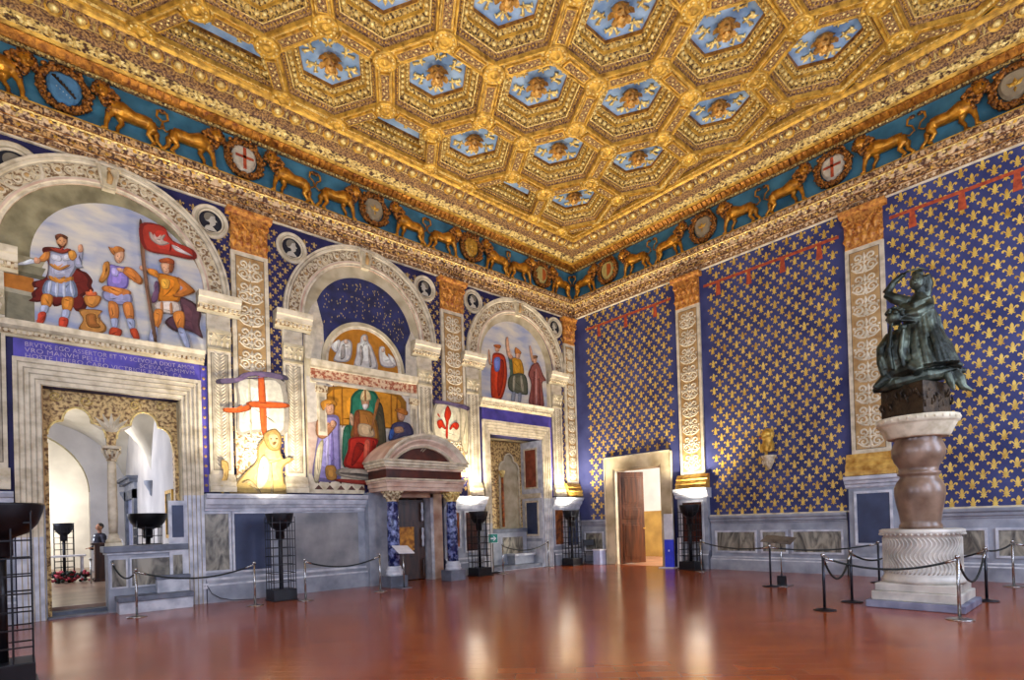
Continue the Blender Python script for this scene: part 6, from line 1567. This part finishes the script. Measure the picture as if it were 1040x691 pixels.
mb = MB(Pn); mb.box(-.14, .14, .9, 1.72, -.02, .02, PAPER); mb.build('upper_panel', t, bevel=.004)
mb = MB(Pn); mb.box(-.14, .14, .03, .9, -.02, .02, mat('bright_blue_panel', '2030c8', '3040e0', rough=.4)); tag(mb.build('lower_panel', t, bevel=.004), 'bright blue lower half')
mb = MB(Pn); mb.box(-.26, .2, 0, .03, -.14, .14, PAPER); mb.build('foot_plate', t)
mb = MB(Pn); mb.lathe([(0.001, .021), (.02, .021)], (0, .5, 0), SW, 10, axis='z') if False else mb.box(-.02, .02, .52, .58, .02, .023, SW); mb.build('small_mark', t)
t = thing('light_panel', 'small pale board leaning beside the tall blue and white panel', 'board', (-.25, -4.40, .0))
mb = MB(Rw); mb.box(-4.50, -4.34, .02, .95, .27, .29, PAPER); mb.build('board', t); mb = MB(Rw); mb.box(-4.50, -4.34, 0, .02, .22, .34, CHROME); mb.build('foot', t)
# glass information stand below the bust
t = thing('information_stand', 'tilted dark rimmed glass panel on a slim stand before the lily wall dado', 'information stand', (-3.1, -8.66, 0))
mb = MB(); mb.box(-3.28, -2.92, -8.84, -8.48, 0, .02, CHROME); mb.box(-3.16, -3.04, -8.74, -8.58, .02, .22, BLACK); mb.build('base', t)
mb = MB(); mb.tube([(-3.1, -8.66, .2), (-3.1, -8.66, 1.0)], .014, CHROME, 8); mb.build('pole', t)
mb = MB(); mb.raw([(-3.32, -8.95, .93), (-3.32, -8.30, .99), (-2.95, -8.30, 1.12), (-2.95, -8.95, 1.06), (-3.32, -8.95, .945), (-3.32, -8.30, 1.005), (-2.95, -8.30, 1.135), (-2.95, -8.95, 1.075)], [(0, 1, 2, 3), (7, 6, 5, 4), (0, 4, 5, 1), (1, 5, 6, 2), (2, 6, 7, 3), (3, 7, 4, 0)], mat('smoked_panel', '3c3630', '6c6458', rough=.25)); mb.build('reading_panel', t)
# socket on the dado
mb = MB(Lw); mb.box(-12.78, -12.66, .33, .45, .16, .175, PAPER); 
for s in (-.025, .025): mb.box(-12.72 + s - .008, -12.72 + s + .008, .38, .40, .175, .178, BLACK)
mb.tube([(-12.69, .38, .18), (-12.62, .22, .22), (-12.45, .10, .20), (-12.2, .03, .25), (-11.7, .02, .5)], .008, BLACK, 6)
tag(mb.build('wall_socket', recalc=False), 'white socket with a black cable low on the grey dado', 'socket')
# folding chair
t = thing('folding_chair', 'black folding chair against the slate panel in the corner', 'chair', (-.55, -.75, 0))
cx_, cy_ = -.42, -.86
def Ch(x, y, z): a = math.radians(-40); return (cx_ + x * math.cos(a) - y * math.sin(a), cy_ + x * math.sin(a) + y * math.cos(a), z)
mb = MB(Ch); mb.box(-.2, .2, -.2, .2, .44, .47, BLACK); mb.build('seat', t, bevel=.01)
mb = MB(Ch); mb.box(-.19, .19, .27, .29, .66, .88, BLACK); mb.build('backrest', t, bevel=.01)
for s in (-1, 1):
    mb = MB(Ch); mb.tube([(s * .21, -.24, 0.01), (s * .21, .10, .46), (s * .21, .29, .90)], .012, BLACK, 8); mb.build('leg', t)
    mb = MB(Ch); mb.tube([(s * .19, .26, 0.01), (s * .19, -.16, .45)], .012, BLACK, 8); mb.build('leg', t)
mb = MB(Ch); mb.tube([(-.19, .2, .09), (.19, .2, .09)], .009, BLACK, 6); mb.tube([(-.21, -.18, .09), (.21, -.18, .09)], .009, BLACK, 6); mb.build('crossbar', t)
t = thing('pale_box', 'pale bluish box on the floor beside the door frame', 'box', (-.35, -1.22, 0))
BX = mat('pale_blue_plastic', 'a0a8c8', 'c0c8e0', rough=.5)
mb = MB(); mb.box(-.52, -.2, -1.38, -1.06, 0, .50, BX); mb.build('body', t, bevel=.015); mb = MB(); mb.box(-.54, -.18, -1.40, -1.04, .50, .55, PAPER); mb.build('lid', t, bevel=.01)
# small white notice beside the corner uplighter
t = thing('notice_card', 'small white framed notice on the slate panel by the corner uplighter', 'notice', (-.62, -.09, 1.38))
mb = MB(Lw); mb.box(-.70, -.54, 1.40, 1.66, .09, .10, SW); mb.build('frame', t); mb = MB(Lw); mb.box(-.665, -.575, 1.45, 1.61, .10, .103, SLATE); mb.build('card', t)

# ================================================================ THE VAULTED ROOM BEHIND THE LEFT OPENING
FX0, FX1, FY0, FY1, FZ = -18.5, -12.5, .6, 13.8, .17
FW = mat('white_vault_plaster', 'b8b4b0', 'd4d0ca', rough=.85, scale=.8)
mb = MB(); mb.box(FX0, FX1, FY0, 20, -.1, FZ, mat('far_floor_boards', '6c5040', '9c8470', rough=.28, scale=1.3)); mb.box(-15.43, -14.46, .3, .6, 0, .10, STONE_DK); mb.build('floor_next_room', kind='structure')
mb = MB(); mb.box(FX1, FX1 + .3, FY0, 20, 0, 7, FW); mb.build('wall_next_room_right', kind='structure')
mb = MB(); mb.box(FX0 - .3, FX0, FY0, 20, 0, 7, FW); mb.build('wall_next_room_left', kind='structure')
mb = MB(lambda a, b, c_: (a, c_, b))                     # back wall with a wide arch into a bright bay
AP = [(-16.1 + 2.4 * math.cos(PI * k / 30), 3.35 + 2.4 * math.sin(PI * k / 30)) for k in range(31)]
mb.face([(u, v, FY1) for u, v in [(FX1, 0), (FX1, 7), (FX0, 7), (FX0, 0)] + [(-18.5, 0)] + AP[::-1] + [(-13.7, 0)]], FW)
for (p, q) in zip(AP, AP[1:]): mb.face([(*p, FY1), (*q, FY1), (*q, FY1 + .5), (*p, FY1 + .5)], OLIVE)
mb.face([(-13.7, 0, FY1), (-13.7, 3.35, FY1), (-13.7, 3.35, FY1 + .5), (-13.7, 0, FY1 + .5)], FW)
mb.build('wall_next_room_back', kind='structure')
mb = MB(); mb.box(FX0, FX1, 17.2, 17.4, 0, 7, FW); mb.build('wall_next_room_end', kind='structure')
mb = MB(); nx, ny = 48, 100; hz = []
for j in range(ny + 1):
    for i in range(nx + 1):
        x = FX0 + (FX1 - FX0) * i / nx; y = FY0 + (17.4 - FY0) * j / ny
        dx = (x + 15.5) / 3.0; dy = (((y - 1.8) % 6.0) - 3.0) / 3.0
        z = 3.35 + 2.75 * max(math.sqrt(max(0, 1 - dx * dx)), math.sqrt(max(0, 1 - dy * dy)))
        hz.append((x, y, z))
mb.raw(hz, [(j * (nx + 1) + i, j * (nx + 1) + i + 1, (j + 1) * (nx + 1) + i + 1, (j + 1) * (nx + 1) + i) for j in range(ny) for i in range(nx)], mat('vault_plaster', 'b4ac98', 'd8d2c0', rough=.85, scale=.8), True)
mb.build('ceiling_vault', kind='structure')
for k, (x, y) in enumerate(((-12.5, 7.8), (-12.5, 1.8), (-12.5, 13.8))):
    mb = MB(); mb.lathe([(.02, 2.85), (.06, 2.9), (.08, 3.0), (.14, 3.12), (.18, 3.2), (.2, 3.22), (.22, 3.32), (.22, 3.36), (.0, 3.36)], (x - .0, y, 0), STONE, 18)
    tag(mb.build('vault_corbel'), ['grey stone corbel under the vault on the right wall of the next room', 'grey stone corbel hidden beside the opening of the next room', 'grey stone corbel in the far corner of the next room'][k], 'corbel')
# stone door frame in the right wall of that room
t = thing('stone_door_frame', 'grey stone door frame with projecting cornice in the next room', 'door frame', (-12.6, 12.0, FZ))
X = lambda u, v, w=0: (-12.5 - w, u, v)
mb = MB(X); mb.box(10.9, 11.3, FZ, 3.3, 0, .12, STONE_DK); mb.box(13.0, 13.4, FZ, 3.3, 0, .12, STONE_DK); mb.box(10.9, 13.4, 2.95, 3.3, 0, .12, STONE_DK); mb.build('frame', t)
mb = MB(X); mb.box(10.85, 13.45, 3.3, 3.55, 0, .10, STONE); mb.box(10.7, 13.6, 3.55, 3.68, 0, .25, STONE_DK); mb.box(10.6, 13.7, 3.68, 3.78, 0, .35, STONE_DK); mb.build('cornice', t)
mb = MB(X); mb.box(11.3, 13.0, FZ, 2.95, 0, .03, mat('pale_blue_door', '8890b0', 'a8b0d0', rough=.5)); mb.box(11.45, 12.05, .5, 2.7, .03, .05, mat('pale_blue_door', '8890b0')); mb.box(12.25, 12.85, .5, 2.7, .03, .05, mat('pale_blue_door', '8890b0')); mb.build('door_leaf', t)
t = thing('framed_picture', 'tall dark picture in a gilt frame on the right wall of the next room', 'picture', (-12.5, 4.75, 1.45))
mb = MB(X); 
for q in ((4.25, 4.35, 1.45, 2.85), (5.15, 5.25, 1.45, 2.85), (4.35, 5.15, 1.45, 1.55), (4.35, 5.15, 2.75, 2.85)): mb.box(*q, 0, .06, GOLD)
mb.build('gilt_frame', t); mb = MB(X); mb.box(4.35, 5.15, 1.55, 2.75, 0, .03, mat('dark_canvas', '2a2820', '6c6650', rough=.5, scale=3)); mb.build('canvas', t)
# lectern, white stand, table
t = thing('lectern', 'dark wooden lectern in front of the standing attendant', 'lectern', (-13.98, 7.4, FZ))
mb = MB(); mb.box(-14.10, -13.86, 7.25, 7.55, FZ, 1.30, WOOD); mb.build('body', t, bevel=.01); mb = MB(); mb.box(-14.18, -13.80, 7.18, 7.62, 1.30, 1.36, WOOD); mb.build('desk_top', t, bevel=.01); mb = MB(); mb.box(-14.13, -13.83, 7.22, 7.58, FZ, FZ + .08, WOOD); mb.build('plinth', t)
t = thing('white_display_stand', 'white information stand right of the dark lectern in the next room', 'stand', (-13.62, 7.0, FZ))
mb = MB(); mb.box(-13.80, -13.44, 6.95, 7.05, FZ, 1.30, PAPER); mb.build('body', t); mb = MB(); mb.raw([(-13.82, 6.8, 1.28), (-13.42, 6.8, 1.28), (-13.42, 7.1, 1.46), (-13.82, 7.1, 1.46), (-13.82, 6.8, 1.25), (-13.42, 6.8, 1.25), (-13.42, 7.1, 1.43), (-13.82, 7.1, 1.43)], [(0, 1, 2, 3), (7, 6, 5, 4), (0, 4, 5, 1), (1, 5, 6, 2), (2, 6, 7, 3), (3, 7, 4, 0)], PAPER); mb.build('slanted_top', t)
t = thing('long_table', 'pale long table with red flowers heaped beneath it in the next room', 'table', (-14.9, 8.2, FZ))
mb = MB(); mb.box(-15.6, -14.25, 8.0, 8.5, .95, 1.0, PAPER); mb.build('tabletop', t)
for sx in (-15.5, -14.35):
    for sy in (8.05, 8.45): mb = MB(); mb.box(sx - .03, sx + .03, sy - .03, sy + .03, FZ, .95, PAPER); mb.build('leg', t)
fl_ = MB(); rnd = random.Random(2); RF = mat('red_flowers', '8c2430', 'c8505c', rough=.7, scale=20); DG = mat('dark_foliage', '141c14', '2c3828', rough=.7, scale=20)
for k in range(150): fl_.ball((rnd.uniform(-15.6, -14.2), rnd.uniform(7.6, 7.95), FZ + .04 + rnd.uniform(0, .30)), rnd.uniform(.03, .06), RF if k % 2 else DG, 6, 4)
tag(fl_.build('flower_heap', recalc=False), 'heap of red and dark flowers on the floor before the pale table', 'flowers', kind='stuff')
stanchion('z', -14.25, 6.6, 'small barrier post in the next room before the lectern')
PPOS['z'] = (-14.25, 6.6, 1.0)

# ================================================================ ATTENDANT
px_, py_ = -13.90, 8.0
SKIN = mat('skin', '8a5a40', 'a87858', rough=.6, scale=9); SUIT = mat('dark_suit', '14121e', '242030', rough=.8, scale=9); HAIR = mat('dark_hair', '100c0a', '241a14', rough=.6, scale=30)
t = thing('person', 'person in a dark suit standing behind the wooden lectern, head turned left', 'person', (px_, py_, FZ))
fa = math.radians(205)                                # faces left and towards the room
Pp = lambda x, y, z: (px_ + x * math.cos(fa + PI / 2) - y * math.sin(fa + PI / 2), py_ + x * math.sin(fa + PI / 2) + y * math.cos(fa + PI / 2), FZ + z)
mb = MB(Pp)                                         # y+ = forward? local: -y is forward
mb.tube([(0, 0, .95), (0, 0, 1.15), (0, .0, 1.38), (0, 0, 1.47)], [.14, .13, .16, .07], SKIN, 14); mb.tube([(0, 0, 1.44), (0, -.01, 1.58)], .055, SKIN, 10)
mb.ball((0, -.015, 1.68), (.078, .098, .118), SKIN, 16, 12); mb.tube([(0, -.10, 1.69), (0, -.125, 1.66), (0, -.10, 1.645)], [.012, .016, .012], SKIN, 8)
for s in (-1, 1):
    mb.tube([(s * .16, 0, 1.42), (s * .22, .01, 1.15), (s * .20, -.14, 1.00), (s * .10, -.24, 1.03)], [.055, .045, .038, .028], SKIN, 10)
    mb.ball((s * .08, 0, 1.68), (.015, .03, .035), SKIN, 8, 6)
    mb.tube([(s * .09, 0, .95), (s * .10, -.01, .50), (s * .10, .02, .09)], [.09, .06, .045], SKIN, 10); mb.tube([(s * .10, .04, .05), (s * .11, -.14, .035)], [.045, .035], SKIN, 8)
    mb.ball((s * .08, -.27, 1.03), (.035, .045, .02), SKIN, 8, 6)
    for f in range(4): mb.tube([(s * .08 + (f - 1.5) * .017, -.30, 1.03), (s * .08 + (f - 1.5) * .019, -.35, 1.02), (s * .08 + (f - 1.5) * .019, -.375 - .006 * (1 - abs(f - 1.5)), 1.0)], [.009, .008, .007], SKIN, 6)
    mb.tube([(s * .08 - s * .035, -.26, 1.03), (s * .08 - s * .06, -.29, 1.02)], [.011, .008], SKIN, 6)
remeshed(mb, 'body', .0075, SKIN, t, 1)
mb = MB(Pp); mb.tube([(0, 0, .82), (0, 0, 1.0), (0, 0, 1.18), (0, 0, 1.38), (0, 0, 1.50)], [.175, .17, .155, .185, .075], SUIT, 16)
for s in (-1, 1): mb.tube([(s * .14, 0, 1.43), (s * .20, 0, 1.38), (s * .235, .01, 1.15), (s * .21, -.12, 1.00), (s * .13, -.21, 1.02)], [.08, .075, .065, .055, .042], SUIT, 12)
remeshed(mb, 'jacket', .011, SUIT, t, 1)
mb = MB(Pp)
for s in (-1, 1): mb.tube([(s * .08, 0, .92), (s * .10, -.01, .50), (s * .10, .02, .07)], [.115, .085, .07], SUIT, 12)
remeshed(mb, 'trousers', .012, SUIT, t, 1)
mb = MB(Pp)
for s in (-1, 1): mb.tube([(s * .10, .06, .045), (s * .105, -.04, .05), (s * .11, -.17, .035)], [.05, .05, .038], BLACK, 10)
mb.build('shoes', t)
mb = MB(Pp); mb.ball((0, .022, 1.715), (.088, .10, .105), HAIR, 14, 10); mb.build('hair', t)
mb = MB(Pp)
for s in (-1, 1): mb.ball((s * .03, -.105, 1.70), (.010, .008, .006), BLACK, 6, 4)
mb.tube([(-.022, -.105, 1.62), (.022, -.105, 1.62)], .005, paint('7a3a34'), 5); mb.build('eyes_and_mouth', t)
mb = MB(Pp); mb.face([(-.03, -.16, 1.44), (.03, -.16, 1.44), (.02, -.19, 1.25), (-.02, -.19, 1.25)], SW); mb.build('shirt', t)
